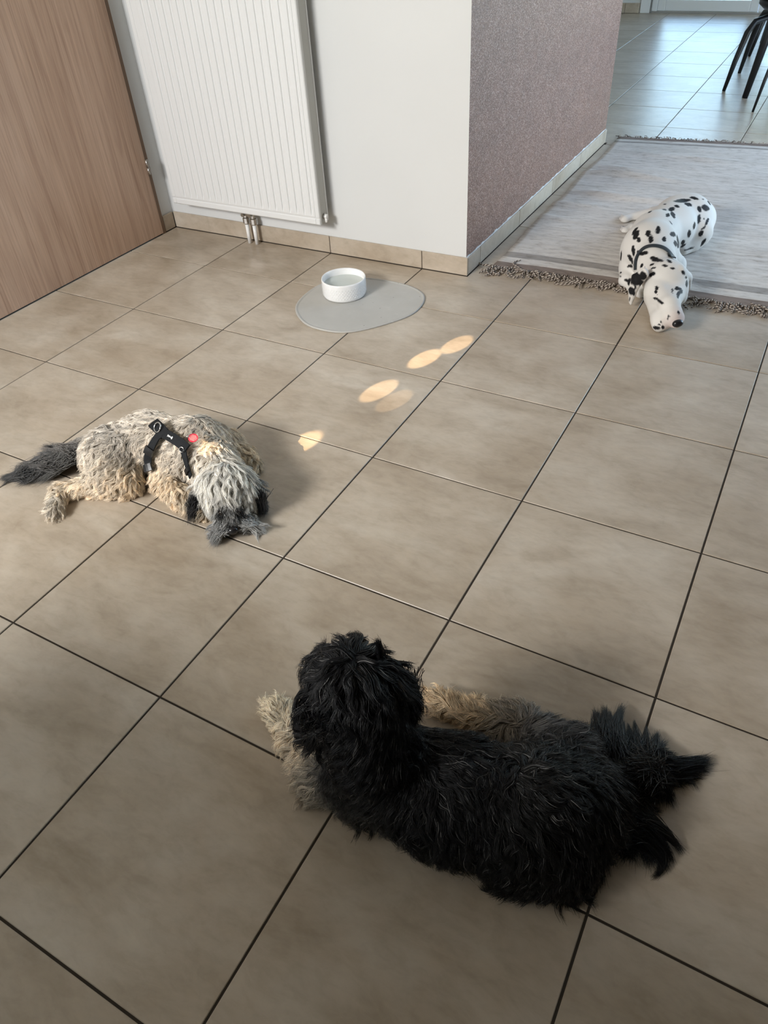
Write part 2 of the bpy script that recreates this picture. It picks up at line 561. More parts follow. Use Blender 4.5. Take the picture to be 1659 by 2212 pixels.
# white panel and dark corner post beside the patio door
tag(box('trim_2', -1.66 * T, PAT['x0'] - .012, YF * T - .02, YF * T - .0005, .001, 2.2, M_pvc, None, .002), kind='structure')
tag(box('trim_3', PAT['x0'] - .011, PAT['x0'] + .004, YF * T - .014, YF * T - .0005, .001, 2.2, plain('grey_gasket', (.20, .20, .20), .6)), kind='structure')

# ------------------------------------------------------------------ radiator
RX0, RX1, RYF, RYB = -2.735 * T, -.945 * T, 4.50 * T, 4.655 * T
RZ0, RZ1 = .345 * T, 1.06
rad = tag(empty('radiator', ((RX0 + RX1) / 2, (YB + WG) * T - .04, RZ0)), 'white ribbed panel radiator on the wall beside the oak door', 'radiator')
rinv = Matrix.Translation(rad.location).inverted()
def rpart(o, par=None):
    if par is None:
        o.parent = rad
        o.matrix_parent_inverse = rinv
    return o
NR = 20
bm = bmesh.new()
zs = [RZ0, RZ0 + .004, RZ0 + .022, RZ0 + .026, RZ0 + .034, RZ0 + .040, RZ0 + .046, RZ0 + .052, RZ0 + .3, RZ0 + .6, RZ1 - .05, RZ1 - .03, RZ1]
xa, xb = RX0 + .05, RX1 - .03
pitch = (xb - xa) / NR
xsr = [RX0, RX0 + .003]
xsr += [RX0 + .020, RX0 + .022, RX0 + .024]
for k in range(NR):
    for f in (0, .10, .22, .34, .5, .64, .70, .76, .82, .88, .94):
        xsr.append(xa + (k + f) * pitch)
xsr += [xb, RX1 - .022, RX1 - .020, RX1 - .018, RX1 - .003, RX1]
def prof(x):
    if x < xa or x > xb: return 0.0
    f = ((x - xa) / pitch) % 1.0
    if f > .70: return -.0048 * math.sin(min(1, (f - .70) / .12) * math.pi / 2) if f < .82 else -.0048 * math.cos((f - .82) / .18 * math.pi / 2)
    return .0012 * math.sin(f / .7 * math.pi)
grid = []
for z in zs:
    w = min(1, max(0, (z - RZ0 - .034) / .016)) * min(1, max(0, (RZ1 - .03 - z) / .016))
    row = []
    for x in xsr:
        d = prof(x) * w
        if abs(x - RX0 - .022) < 1e-6 or abs(x - RX1 + .020) < 1e-6 or abs(z - RZ0 - .026) < 1e-6: d -= .0025
        if x in (RX0, RX1) or z in (RZ0, RZ1): d -= .003
        row.append(bm.verts.new((x, RYF - d, z)))
    grid.append(row)
for r0, r1 in zip(grid, grid[1:]):
    for a in range(len(xsr) - 1):
        bm.faces.new((r0[a], r0[a + 1], r1[a + 1], r1[a]))
bk = [bm.verts.new((x, RYF + .014, z)) for x, z in ((RX0, RZ0), (RX1, RZ0), (RX1, RZ1), (RX0, RZ1))]
bm.faces.new(bk)
bm.faces.new([bk[0], bk[1]] + grid[0][::-1])
bm.faces.new([bk[3], bk[2]][::-1] + grid[-1])
bm.faces.new([bk[1], bk[2]] + [r[-1] for r in grid][::-1])
bm.faces.new([bk[0], bk[3]][::-1] + [r[0] for r in grid])
fp = rpart(bm_obj('front_panel', bm, M_enamel))
rpart(box('side_cover', RX1 - .006, RX1 - .002, RYF + .0145, RYB - .012, RZ0 + .004, RZ1 - .004, M_enamel_side, None, .001))
rpart(box('side_cover', RX0 + .002, RX0 + .006, RYF + .0145, RYB - .012, RZ0 + .004, RZ1 - .004, M_enamel_side, None, .001))
rpart(box('back_panel', RX0, RX1, RYB - .0115, RYB, RZ0, RZ1, M_enamel, None, .003))
rpart(box('wall_bracket', RX0 + .12, RX0 + .15, RYB + .0005, (YB + WG) * T - .001, RZ0 + .1, RZ1 - .1, M_enamel_side))
rpart(box('wall_bracket', RX1 - .15, RX1 - .12, RYB + .0005, (YB + WG) * T - .001, RZ0 + .1, RZ1 - .1, M_enamel_side))
rpart(box('heating_core', RX0 + .01, RX1 - .01, RYF + .016, RYB - .0125, RZ0 + .012, RZ1 - .02, M_enamel_side))
# bleed plug
px_, pz_ = RX1 - .002, RZ0 + .026
py_ = (RYF + RYB) / 2 + .004
pl = rpart(tube('bleed_plug', [(px_, py_, pz_), (px_ + .006, py_, pz_)], .0125, M_steel, None, 8))
pc = tube('plug_cap', [(px_ + .0062, py_, pz_), (px_ + .014, py_, pz_), (px_ + .016, py_, pz_)], [.0095, .0095, .007], M_pipe, pl, 16)
pc.parent = rad; pc.matrix_parent_inverse = rinv
pn = rpart(tube('vent_nozzle', [(px_ + .010, py_ - .002, pz_ - .004), (px_ + .012, py_ - .005, pz_ - .022)], [.0055, .005], M_pipe, None, 12))
# valve block and the two pipes into the floor
vx = (-1.928 * T, -1.838 * T)
vy = 4.63 * T
vb = bmesh.new()
for x in vx:
    add_tube(vb, [(x, vy, RZ0 + .004), (x, vy, .118), (x, vy, .114), (x, vy, .092), (x, vy, .088)], [.0105, .0105, .0150, .0150, .012], 8)
    add_tube(vb, [(x - .001, vy - .008, .132), (x - .001, vy - .0215, .132)], [.0085, .0085], 12)
    add_tube(vb, [(x - .001, vy - .0215, .132), (x - .001, vy - .0235, .132)], [.004, .004], 6)
add_box(vb, vx[0], vx[1], vy - .008, vy + .008, .122, .142, .002)
rpart(bm_obj('valve_block', vb, M_steel))
for x in vx:
    rpart(tube('pipe', [(x, vy, .0005), (x, vy, .0895)], .0088, M_pipe, None, 16))

# ------------------------------------------------------------------ water bowl on its mat
bx, by, br = -.385 * T, 3.955 * T, .192 * T
bowl = lathe('water_bowl', [(0, .004), (br * .86, .004), (br * .93, .0), (br * .965, .004), (br, .012), (br, .0620), (br * 1.005, .067), (br * .985, .0705), (br * .955, .068), (br * .94, .060), (br * .93, .018), (br * .88, .012), (0, .011)], None, None, 96, (bx, by, .0045))
tag(bowl, 'round white ceramic water bowl on the grey mat', 'bowl')
mt, nt, b = mat_new('white_embossed_ceramic')
b.inputs['Base Color'].default_value = (.86, .86, .85, 1)
b.inputs['Roughness'].default_value = .22
bowl.data.materials.append(mt)
# basket weave embossing as geometry: small raised pads round the side
bm = bmesh.new()
for r in range(6):
    for k in range(48):
        a = 2 * math.pi * (k + .5 * (r % 2)) / 48
        z = .0155 + r * .0068
        rr = br + .0006
        c, s = math.cos(a), math.sin(a)
        tw, th = .0044, .0029
        base = []
        for dx, dz in ((-tw, 0), (0, -th), (tw, 0), (0, th)):
            base.append(bm.verts.new((bx + c * rr - s * dx, by + s * rr + c * dx, .0045 + z + dz)))
        t_ = bm.verts.new((bx + c * (rr + .0008), by + s * (rr + .0008), .0045 + z))
        for q in range(4): bm.faces.new((base[q], base[(q + 1) % 4], t_))
wv = bm_obj('embossed_weave', bm, mt, bowl)
wv['kind'] = 'stuff'
mtw, nt, b = mat_new('still_water')
b.inputs['Base Color'].default_value = (.56, .60, .57, 1)
b.inputs['Roughness'].default_value = .03
b.inputs['Specular IOR Level'].default_value = .5
nz = noise(nt, coords(nt), 60, 2)
bump(nt, b, nz, .06, .002)
lathe('water', [(0, .0445), (br * .9, .0445), (br * .936, .0452)], mtw, bowl, 64, (bx, by, .0045))

outline = [(-.673, 3.612), (-.715, 3.95), (-.62, 4.2), (-.381, 4.318), (-.006, 4.331), (.25, 4.22), (.345, 4.0), (.304, 3.74), (.03, 3.374), (-.268, 3.31), (-.495, 3.40)]
def spline_closed(p, n=12):
    out = []
    L = len(p)
    for i in range(L):
        a, b_, c, d = (np.array(p[(i + k - 1) % L]) for k in range(4))
        for s in range(n):
            t = s / n
            out.append(.5 * ((2 * b_) + (c - a) * t + (2 * a - 5 * b_ + 4 * c - d) * t * t + (3 * b_ - a - 3 * c + d) * t ** 3))
    return np.array(out)
ol = spline_closed(outline) * T
cen = ol.mean(0)
mt, nt, b = mat_new('grey_silicone')
v = coords(nt)
n1 = noise(nt, v, 9, 4, .6)
stain = noise(nt, coords(nt, (3, 14, 1)), 4.0, 4, .6, 1.0)
c = ramp(nt, n1, ((.35, (.44, .43, .40)), (.65, (.475, .465, .435))))
c = mix(nt, c, (.72, .72, .69), ramp(nt, stain, ((.66, (0, 0, 0)), (.78, (.5, .5, .5)))))
spk = node(nt, 'ShaderNodeTexVoronoi'); spk.inputs['Scale'].default_value = 26
nt.links.new(v, spk.inputs['Vector'])
c = mix(nt, c, (.10, .08, .06), ramp(nt, spk.outputs['Distance'], ((.045, (.8, .8, .8)), (.06, (0, 0, 0)))))
nt.links.new(c, b.inputs['Base Color'])
b.inputs['Roughness'].default_value = .55
bm = bmesh.new()
rings = []
mp_ = np.roll(ol, -1, 0) - np.roll(ol, 1, 0)
nrm = np.stack([mp_[:, 1], -mp_[:, 0]], 1) / np.linalg.norm(mp_, axis=1)[:, None]
if ((ol - cen) * nrm).sum() < 0: nrm = -nrm
for d, z in ((0, .0004), (.0005, .003), (0, .0052), (-.0035, .0062), (-.0075, .0056), (-.0095, .0038), (-.0125, .0036)):
    rings.append([bm.verts.new((p[0] + q[0] * d, p[1] + q[1] * d, z)) for p, q in zip(ol, nrm)])
L = len(ol)
for a, b_ in zip(rings, rings[1:]):
    for k in range(L): bm.faces.new((a[k], a[(k + 1) % L], b_[(k + 1) % L], b_[k]))
bm.faces.new(rings[-1])
bm.faces.new(rings[0][::-1])
mat_o = bm_obj('feeding_mat', bm, mt, None, True)
tag(mat_o, 'oval grey silicone feeding mat under the water bowl', 'mat')

# ------------------------------------------------------------------ rug with stripes and twisted fringe
def rugc(u, v):                     # u across (0 left), v along (0 near) -> tiles
    x0, y0 = .588 + (.563 - .588) * v, 4.95 + (9.33 - 4.95) * v
    x1, y1 = 4.35, 5.02 + (9.75 - 5.02) * v
    wob = .012 * math.sin(v * 17) * (1 - u)
    return x0 + (x1 - x0) * u + wob, y0 + (y1 - y0) * u + .02 * math.sin(u * 9) * (1 - v)
wr = [(.40, .0, .15, .018, .016), (.31, .0, .12, .012, .014), (.64, .03, .33, .016, .015), (.71, .06, .25, .008, .012), (.49, .05, .5, .010, .018), (.83, .1, .5, .006, .02), (.24, .6, .85, .006, .02)]
NU, NV = 70, 190
vs, fs = [], []
for iv in range(NV + 1):
    for iu in range(NU + 1):
        u, v = iu / NU, iv / NV
        x, y = rugc(u, v)
        z = .007 + .0008 * math.sin(v * 900) + .0006 * math.sin(u * 40 + v * 70)
        for v0, a, b_, amp, w in wr:
            vv = v - v0 - .012 * math.sin(u * 11 + v0 * 30)
            fall = min(1, max(0, (u - a + .06) / .1)) * min(1, max(0, (b_ - u) / .2))
            z += 1.6 * amp * fall * math.exp(-(vv / w) ** 2)
        vs.append((x * T, y * T, z))
for iv in range(NV):
    for iu in range(NU):
        a = iv * (NU + 1) + iu
        fs.append((a, a + 1, a + NU + 2, a + NU + 1))
mt, nt, b = mat_new('woven_wool')
uvn = node(nt, 'ShaderNodeAttribute', attribute_name='ruv')
def mapped(sc):
    mp2 = node(nt, 'ShaderNodeMapping')
    mp2.inputs['Scale'].default_value = sc
    nt.links.new(uvn.outputs['Vector'], mp2.inputs['Vector'])
    return mp2.outputs[0]
w1 = noise(nt, mapped((26, 105, 1)), 1.0, 5, .70, .15)
w2 = noise(nt, mapped((3, 30, 1)), 1.0, 3, .6, .2)
sp = node(nt, 'ShaderNodeSeparateXYZ')
nt.links.new(uvn.outputs['Vector'], sp.inputs[0])
RG, RB, RW = (.37, .345, .32), (.26, .21, .18), (.64, .605, .56)
bands = ramp(nt, sp.outputs[1], ((0, RB), (.030, RW), (.055, RG), (.083, RW), (.945, RG), (.957, RW), (.975, RB), (.99, RB)), 'CONSTANT')
c = mix(nt, bands, ramp(nt, w1, ((.33, (.68, .665, .64)), (.48, (.96, .96, .96)), (.7, (1.08, 1.08, 1.08)))), 1.0, 'MULTIPLY')
c = mix(nt, c, ramp(nt, w2, ((.35, (.90, .89, .88)), (.6, (1.03, 1.03, 1.03)))), 1.0, 'MULTIPLY')
nt.links.new(c, b.inputs['Base Color'])
b.inputs['Roughness'].default_value = .95
b.inputs['Specular IOR Level'].default_value = .1
bump(nt, b, w1, .5, .004)
rug = mesh_obj('rug', vs, fs, mt, None, True)
at_ = rug.data.attributes.new('ruv', 'FLOAT_VECTOR', 'POINT')
uv = np.array([(iu / NU, iv / NV, 0) for iv in range(NV + 1) for iu in range(NU + 1)], np.float32)
at_.data.foreach_set('vector', uv.ravel())
so = rug.modifiers.new('thick', 'SOLIDIFY')
so.thickness = .0055
so.offset = -1
tag(rug, 'pale woven wool rug with grey end stripes and twisted fringe', 'rug')

M_cordA = plain('fringe_wool_pale', (.50, .44, .38), .95, 0, .1)
M_cordB = plain('fringe_wool_dark', (.115, .090, .075), .95, 0, .1)
def cord_mesh(path, r=.0022, pitch=.016, n=5):
    """two plies, one pale and one dark, twisted round the path"""
    pts = [Vector(p) for p in path]
    # resample
    seg = [0.0]
    for a, b_ in zip(pts, pts[1:]): seg.append(seg[-1] + (b_ - a).length)
    tot = seg[-1]
    N_ = max(6, int(tot / .0042))
    rs = []
    k = 0
    for i in range(N_ + 1):
        s = tot * i / N_
        while k < len(seg) - 2 and seg[k + 1] < s: k += 1
        f = (s - seg[k]) / max(1e-6, seg[k + 1] - seg[k])
        rs.append(pts[k].lerp(pts[k + 1], f))
    fr = frames(rs)
    bm = bmesh.new()
    for ply in (0, 1):
        line = []
        for i, (p, t, s, u) in enumerate(fr):
            a = 2 * math.pi * (tot * i / N_) / pitch + ply * math.pi
            line.append(p + s * (math.cos(a) * r * .85) + u * (math.sin(a) * r * .85))
        n0 = len(bm.faces)
        rad_ = [r * (1.0 if i < N_ - 2 else .6) for i in range(N_ + 1)]
        add_tube(bm, line, rad_, n)
        bm.faces.ensure_lookup_table()
        for q in range(n0, len(bm.faces)): bm.faces[q].material_index = ply
    bmesh.ops.recalc_face_normals(bm, faces=bm.faces)
    me = bpy.data.meshes.new('tassel')
    bm.to_mesh(me)
    bm.free()
    me.polygons.foreach_set('use_smooth', [True] * len(me.polygons))
    me.materials.append(M_cordA)
    me.materials.append(M_cordB)
    return me
rf = random.Random(5)
NT = 210
for k in range(NT):
    u = (k + .5 + rf.uniform(-.4, .4)) / NT
    x, y = rugc(u, 0)
    g = math.sin(k * .55) + math.sin(k * 1.31 + 1)           # neighbouring cords lie the same way
    left = u < .10
    L_ = rf.uniform(.045, .09)
    dx = -.8 * g + rf.uniform(-.9, .9)
    if left: dx -= 1.0
    cl_ = max(0, math.sin(k * .21 + .6) * math.sin(k * .083 + .9)) ** 2
    reach = .010 + .080 * cl_ + rf.uniform(-.015, .02)
    dx *= 1 - .7 * cl_
    if left: reach = .03 + rf.uniform(0, .02)
    p = [Vector((x * T, y * T + .006, .006))]
    ang = -math.pi / 2 + max(-1.45, min(1.45, .62 * dx))
    curl = rf.uniform(-16, 16)
    n_ = 9
    for i in range(n_):
        st = (L_ + reach) / n_ * .85
        ang += curl * st * (1 + i * .1)
        q = p[-1] + Vector((math.cos(ang) * st, math.sin(ang) * st, 0))
        q.z = .0045 + .007 * math.sin(min(1, (i + 1) / n_ * 1.6) * math.pi) * rf.uniform(.3, 1) + (k % 4) * .0024
        p.append(q)
    o = link(bpy.data.objects.new('tassel', cord_mesh(p, rf.uniform(.0019, .0026), .015)), rug)
# far fringe: too fine to pick apart
bm = bmesh.new()
for k in range(230):
    u = (k + .5) / 230 * .9
    x, y = rugc(u, 1)
    a = math.pi / 2 + rf.uniform(-.9, .9)
    L_ = rf.uniform(.02, .045)
    p0 = Vector((x * T, y * T - .004, .006))
    p1 = p0 + Vector((math.cos(a) * L_ * .5, math.sin(a) * L_ * .5, .008 * rf.random()))
    p2 = p1 + Vector((math.cos(a + rf.uniform(-.8, .8)) * L_ * .5, math.sin(a) * L_ * .5, -.003))
    n0 = len(bm.faces)
    add_tube(bm, [p0, p1, p2], [.0022, .0020, .0012], 4)
    bm.faces.ensure_lookup_table()
    mi = rf.choice((0, 0, 1))
    for q in range(n0, len(bm.faces)): bm.faces[q].material_index = mi
ff = bm_obj('far_fringe', bm, M_cordA, rug, True)
ff.data.materials.append(M_cordB)
ff['kind'] = 'stuff'

# ------------------------------------------------------------------ dining chairs and table in the living room
def chair(cx, cy, rot, label, feet, thin=1.0, seat_r=.225):
    """feet: floor points in metres relative to the chair centre"""
    t = empty('dining_chair', (cx, cy, 0), rot)
    tag(t, label, 'chair', 'black dining chairs at the far table')
    seat = lathe('seat', [(0, .425), (seat_r * .5, .426), (seat_r * .86, .437), (seat_r, .462), (seat_r * 1.01, .485), (seat_r * .93, .497), (0, .487)], M_black, t, 40)
    vs_, fs_ = [], []
    na, nz_ = 24, 8
    for iz in range(nz_ + 1):
        z = .50
        for ia in range(na + 1):
            a = math.radians(-75 + 150 * ia / na)
            top = .5 + .185 * (1 - .45 * (abs(ia / na - .5) * 2) ** 2.2)
            zz = .49 + (top - .49) * iz / nz_
            r = seat_r * (1.0 + .18 * iz / nz_)
            vs_.append((math.cos(a) * r, math.sin(a) * r, zz))
    for iz in range(nz_):
        for ia in range(na):
            a = iz * (na + 1) + ia
            fs_.append((a, a + 1, a + na + 2, a + na + 1))
    bk_ = mesh_obj('backrest', vs_, fs_, M_black, t, True)
    sm = bk_.modifiers.new('thick', 'SOLIDIFY')
    sm.thickness = .022
    for fx_, fy_ in feet:
        d = Vector((fx_, fy_, 0))
        h = d.normalized()
        r0 = .10
        pts = [h * r0 + Vector((0, 0, .415)), h * (r0 + .05) + Vector((0, 0, .412)), h * (d.length * .70) + Vector((0, 0, .385)), h * (d.length * .80) + Vector((0, 0, .33)), h * d.length * .91 + Vector((0, 0, .17)), d + Vector((0, 0, .001))]
        tube('leg', pts, [.013 * thin, .015 * thin, .019 * thin, .020 * thin, .017 * thin, .0115 * thin], M_black, t, 10)
    bmr = bmesh.new()
    add_tube(bmr, [(0, 0, .405), (0, 0, .424)], .115, 24)
    bm_obj('mounting_plate', bmr, M_black, t, True)
    return t
q = .29
chair(2.0 * T, 12.8 * T, math.pi, 'black dining chair with splayed legs nearest the far room entrance', [(.288, .2835), (.279, -.29), (-.28, .28), (-.28, -.28)])
chair(2.45 * T, 11.45 * T, math.radians(-90), 'black dining chair with slim tapered legs at the near end of the table', [(.1755, -.234), (-.234, -.1755), (-.1755, .234), (.234, .1755)], .62)
chair(1.97 * T, 15.4 * T, math.pi, 'black dining chair farthest away along the table side', [(.288, .279), (.279, -.28), (-.28, .28), (-.28, -.28)])
tb = tag(empty('dining_table', (2.9 * T, 13.9 * T, 0)), 'dark dining table with slanted black legs in the living room', 'table')
tinv = Matrix.Translation(tb.location).inverted()
for fx_, fy_ in ((1.71, 11.82), (4.1, 11.82), (1.71, 17.4), (4.1, 17.4)):
    sx, sy = (1 if fx_ < 2.9 else -1), (1 if fy_ < 13.9 else -1)
    o = tube('leg', [(fx_ * T, fy_ * T, .001), ((fx_ + .09 * sx) * T, (fy_ + .07 * sy) * T, .35), ((fx_ + .18 * sx) * T, (fy_ + .14 * sy) * T, .70)], [.018, .026, .033], M_black, None, 12)
    o.parent = tb
    o.matrix_parent_inverse = tinv
o = box('tabletop', 1.72 * T, 4.1 * T, 11.8 * T, 17.42 * T, .701, .735, M_black, None, .006)
o.parent = tb
o.matrix_parent_inverse = tinv

# ------------------------------------------------------------------ dogs: one continuous skin each, from blended limbs
def nrmz(v):
    v = np.asarray(v, float)
    return v / (np.linalg.norm(v, axis=-1, keepdims=True) + 1e-12)

def d_cone(p, a, b, r1, r2, flat=None):
    """distance to a round cone; flat = (direction, factor) thins it along that direction"""
    a, b = np.asarray(a, float), np.asarray(b, float)
    if flat is not None:
        n = nrmz(flat[0])
        f = flat[1]
        p = p + ((p - a) @ n)[..., None] * n * (f - 1)
        b = b + np.dot(b - a, n) * n * (f - 1)
    ba = b - a
    l2 = ba @ ba
    if l2 < 1e-9:
        d = np.linalg.norm(p - a, axis=-1) - r1
    else:
        h = np.clip(((p - a) @ ba) / l2, 0, 1)
        d = np.linalg.norm(p - a - h[..., None] * ba, axis=-1) - (r1 + (r2 - r1) * h)
    return d if flat is None else d / max(1.0, flat[1] * .6)

class Body:
    def __init__(self, limbs, vox, pad=.05, rug=None):
        """limb: dict(a, b, ra, rb, k, flat, + coat attributes)"""
        self.limbs = limbs
        P = np.array([np.append(np.minimum(l['a'], l['b']) - max(l['ra'], l['rb']), 0)[:3] for l in limbs] + [np.maximum(l['a'], l['b']) + max(l['ra'], l['rb']) for l in limbs])
        self.lo = P.min(0) - pad
        self.hi = P.max(0) + pad
        self.lo[2] = -.03
        self.vox = vox
        self.n = np.ceil((self.hi - self.lo) / vox).astype(int) + 1
        V = np.full(self.n, .12)
        ax = [self.lo[i] + vox * np.arange(self.n[i]) for i in range(3)]
        for l in limbs:
            m = l['k'] + .07
            r = max(l['ra'], l['rb']) + m
            i0 = np.maximum(((np.minimum(l['a'], l['b']) - r - self.lo) / vox).astype(int), 0)
            i1 = np.minimum(((np.maximum(l['a'], l['b']) + r - self.lo) / vox).astype(int) + 2, self.n)
            g = np.stack(np.meshgrid(*[ax[i][i0[i]:i1[i]] for i in range(3)], indexing='ij'), -1)
            d = d_cone(g, l['a'], l['b'], l['ra'], l['rb'], l.get('flat'))
            sl = tuple(slice(i0[i], i1[i]) for i in range(3))
            A = V[sl]
            if l.get('cut'):
                h = np.maximum(l['k'] - np.abs(A + d), 0) / l['k']
                V[sl] = np.maximum(A, -d) + h * h * l['k'] * .25
            else:
                h = np.maximum(l['k'] - np.abs(A - d), 0) / l['k']
                V[sl] = np.minimum(A, d) - h * h * l['k'] * .25
        fl = np.full(self.n[1], .003)
        if rug is not None: fl[ax[1] > rug] = .0125
        V = np.maximum(V, fl[None, :, None] - ax[2][None, None, :])
        self.V = V

    def val(self, p):
        q = (p - self.lo) / self.vox
        q = np.clip(q, 0, np.array(self.n) - 1.001)
        i = q.astype(int)
        f = q - i
        r = 0
        for dx in (0, 1):
            for dy in (0, 1):
                for dz in (0, 1):
                    w = (f[..., 0] if dx else 1 - f[..., 0]) * (f[..., 1] if dy else 1 - f[..., 1]) * (f[..., 2] if dz else 1 - f[..., 2])
                    r = r + w * self.V[i[..., 0] + dx, i[..., 1] + dy, i[..., 2] + dz]
        return r

    def grad(self, p, e=None):
        e = e or self.vox
        g = np.stack([self.val(p + np.eye(3)[k] * e) - self.val(p - np.eye(3)[k] * e) for k in range(3)], -1)
        return nrmz(g)

    def surface(self):
        """surface nets"""
        V = self.V
        s = V < 0
        n = self.n
        cnt = np.zeros(n - 1)
        acc = np.zeros((*(n - 1), 3))
        base = np.stack(np.meshgrid(*[np.arange(k) for k in n - 1], indexing='ij'), -1).astype(float)
        corners = [(x, y, z) for x in (0, 1) for y in (0, 1) for z in (0, 1)]
        def sh(c): return tuple(slice(c[i], c[i] + n[i] - 1) for i in range(3))
        for c in corners:
            for k in range(3):
                if c[k] == 0:
                    c2 = list(c); c2[k] = 1
                    a, b = V[sh(c)], V[sh(c2)]
                    m = (a < 0) != (b < 0)
                    t = np.where(m, a / np.where(m, a - b, 1), 0)
                    off = np.zeros((*m.shape, 3)); off[..., :] = c
                    off[..., k] += t
                    acc += np.where(m[..., None], off, 0)
                    cnt += m
        act = cnt > 0
        idx = -np.ones(act.shape, int)
        idx[act] = np.arange(act.sum())
        vs = (base[act] + acc[act] / cnt[act][:, None]) * self.vox + self.lo
        fs = []
        for k in range(3):
            sl0 = [slice(1, n[i] - 1) for i in range(3)]
            sl0[k] = slice(0, n[k] - 1)
            sl1 = list(sl0); sl1[k] = slice(1, n[k])
            a, b = s[tuple(sl0)], s[tuple(sl1)]
            ii = np.argwhere(a != b)
            flip = a[tuple(ii.T)]
            o = [1, 1, 1]; o[k] = 0
            c = ii + np.array(o)
            u, w = (k + 1) % 3, (k + 2) % 3
            def at(du, dw):
                q = c.copy()
                q[:, u] -= du; q[:, w] -= dw
                return idx[tuple(q.T)]
            quad = np.stack([at(0, 0), at(1, 0), at(1, 1), at(0, 1)], 1)
            fs.append(np.where(flip[:, None], quad, quad[:, ::-1]))
        fs = np.concatenate(fs)
        for _ in range(2):
            d = self.val(vs)
            g = self.grad(vs)
            vs = vs - g * np.clip(d, -self.vox, self.vox)[:, None] * .8
        return vs, fs

    def attrs(self, p, keys, s=.010):
        """blend of the limbs' coat attributes at points p"""
        D = np.stack([d_cone(p, l['a'], l['b'], l['ra'], l['rb'], l.get('flat')) if not l.get('cut') else np.full(len(p), 9.) for l in self.limbs], 1)
        Wt = np.exp(-(D - D.min(1, keepdims=True)) / s)
        Wt /= Wt.sum(1, keepdims=True)
        out = {}
        for k in keys:
            if k == 'flow':
                acc = 0
                for i, l in enumerate(self.limbs):
                    f = l['flow']
                    if isinstance(f, tuple) and f[0] == 'rad':
                        v = nrmz(p - np.array(f[1])) + np.array(f[2])
                    else:
                        v = np.broadcast_to(np.array(f, float), p.shape)
                    acc = acc + Wt[:, i:i + 1] * v
                out[k] = acc
            else:
                A = np.array([np.atleast_1d(l[k]) for l in self.limbs], float)
                out[k] = Wt @ A
        return out

def limb(B, a, b, k=.03, flat=None, sa=1.0, sb=1.0, cut=False, **kw):
    A, Z = B[a], B[b]
    d = dict(a=np.array(A[:3], float), b=np.array(Z[:3], float), ra=A[3] * sa, rb=Z[3] * sb, k=k, flat=flat, cut=cut)
    d.update(kw)
    return d

# ---- tan dog, lying on its belly with the chin on the floor
TB = dict(
    rump=(-0.169, 0.523, 0.068, 0.068), mid=(-0.113, 0.615, 0.071, 0.071), chest=(0.04, 0.639, 0.082, 0.07), neck=(0.138, 0.595, 0.087, 0.052), skull=(0.234, 0.532, 0.085, 0.055),
    stop=(0.261, 0.495, 0.056, 0.036), muz=(0.28, 0.474, 0.036, 0.024), nose=(0.308, 0.444, 0.042, 0.009),
    jowl=(0.257, 0.455, 0.02, 0.02), jowr=(0.307, 0.494, 0.02, 0.02),
    thigh=(-0.143, 0.488, 0.056, 0.056), knee=(-0.085, 0.474, 0.04, 0.03), shank=(-0.152, 0.449, 0.028, 0.028), hock=(-0.248, 0.378, 0.019, 0.019), foot=(-0.198, 0.312, 0.016, 0.016),
    uarm=(0.008, 0.606, 0.066, 0.046), elbow=(-0.014, 0.539, 0.026, 0.026), fore=(0.082, 0.507, 0.022, 0.022), wrist=(0.171, 0.487, 0.017, 0.017),
    luarm=(0.063, 0.722, 0.043, 0.043), lfore=(0.124, 0.724, 0.025, 0.025), lpaw=(0.168, 0.707, 0.02, 0.02),
    earl=(0.161, 0.508, 0.085, 0.013), earl1=(0.148, 0.486, 0.03, 0.016), earr=(0.289, 0.578, 0.085, 0.013), earr1=(0.296, 0.577, 0.03, 0.015),
    tail0=(-0.316, 0.551, 0.027, 0.027), tail1=(-0.372, 0.474, 0.02, 0.02), tail2=(-0.42, 0.401, 0.011, 0.011))
TAUPE, CREAM, GREYL, GREYD, INK = (.75, .685, .60), (.85, .725, .56), (.86, .85, .81), (.115, .115, .115), (.022, .022, .024)
sw = (-.5, -.22, -.55)
def TL(a, b, col, L, flow, **kw):
    kw.setdefault('lift', .35); kw.setdefault('curl', 1.0); kw.setdefault('dens', 1.0)
    return limb(TB, a, b, col=col, L=L, flow=flow, **kw)
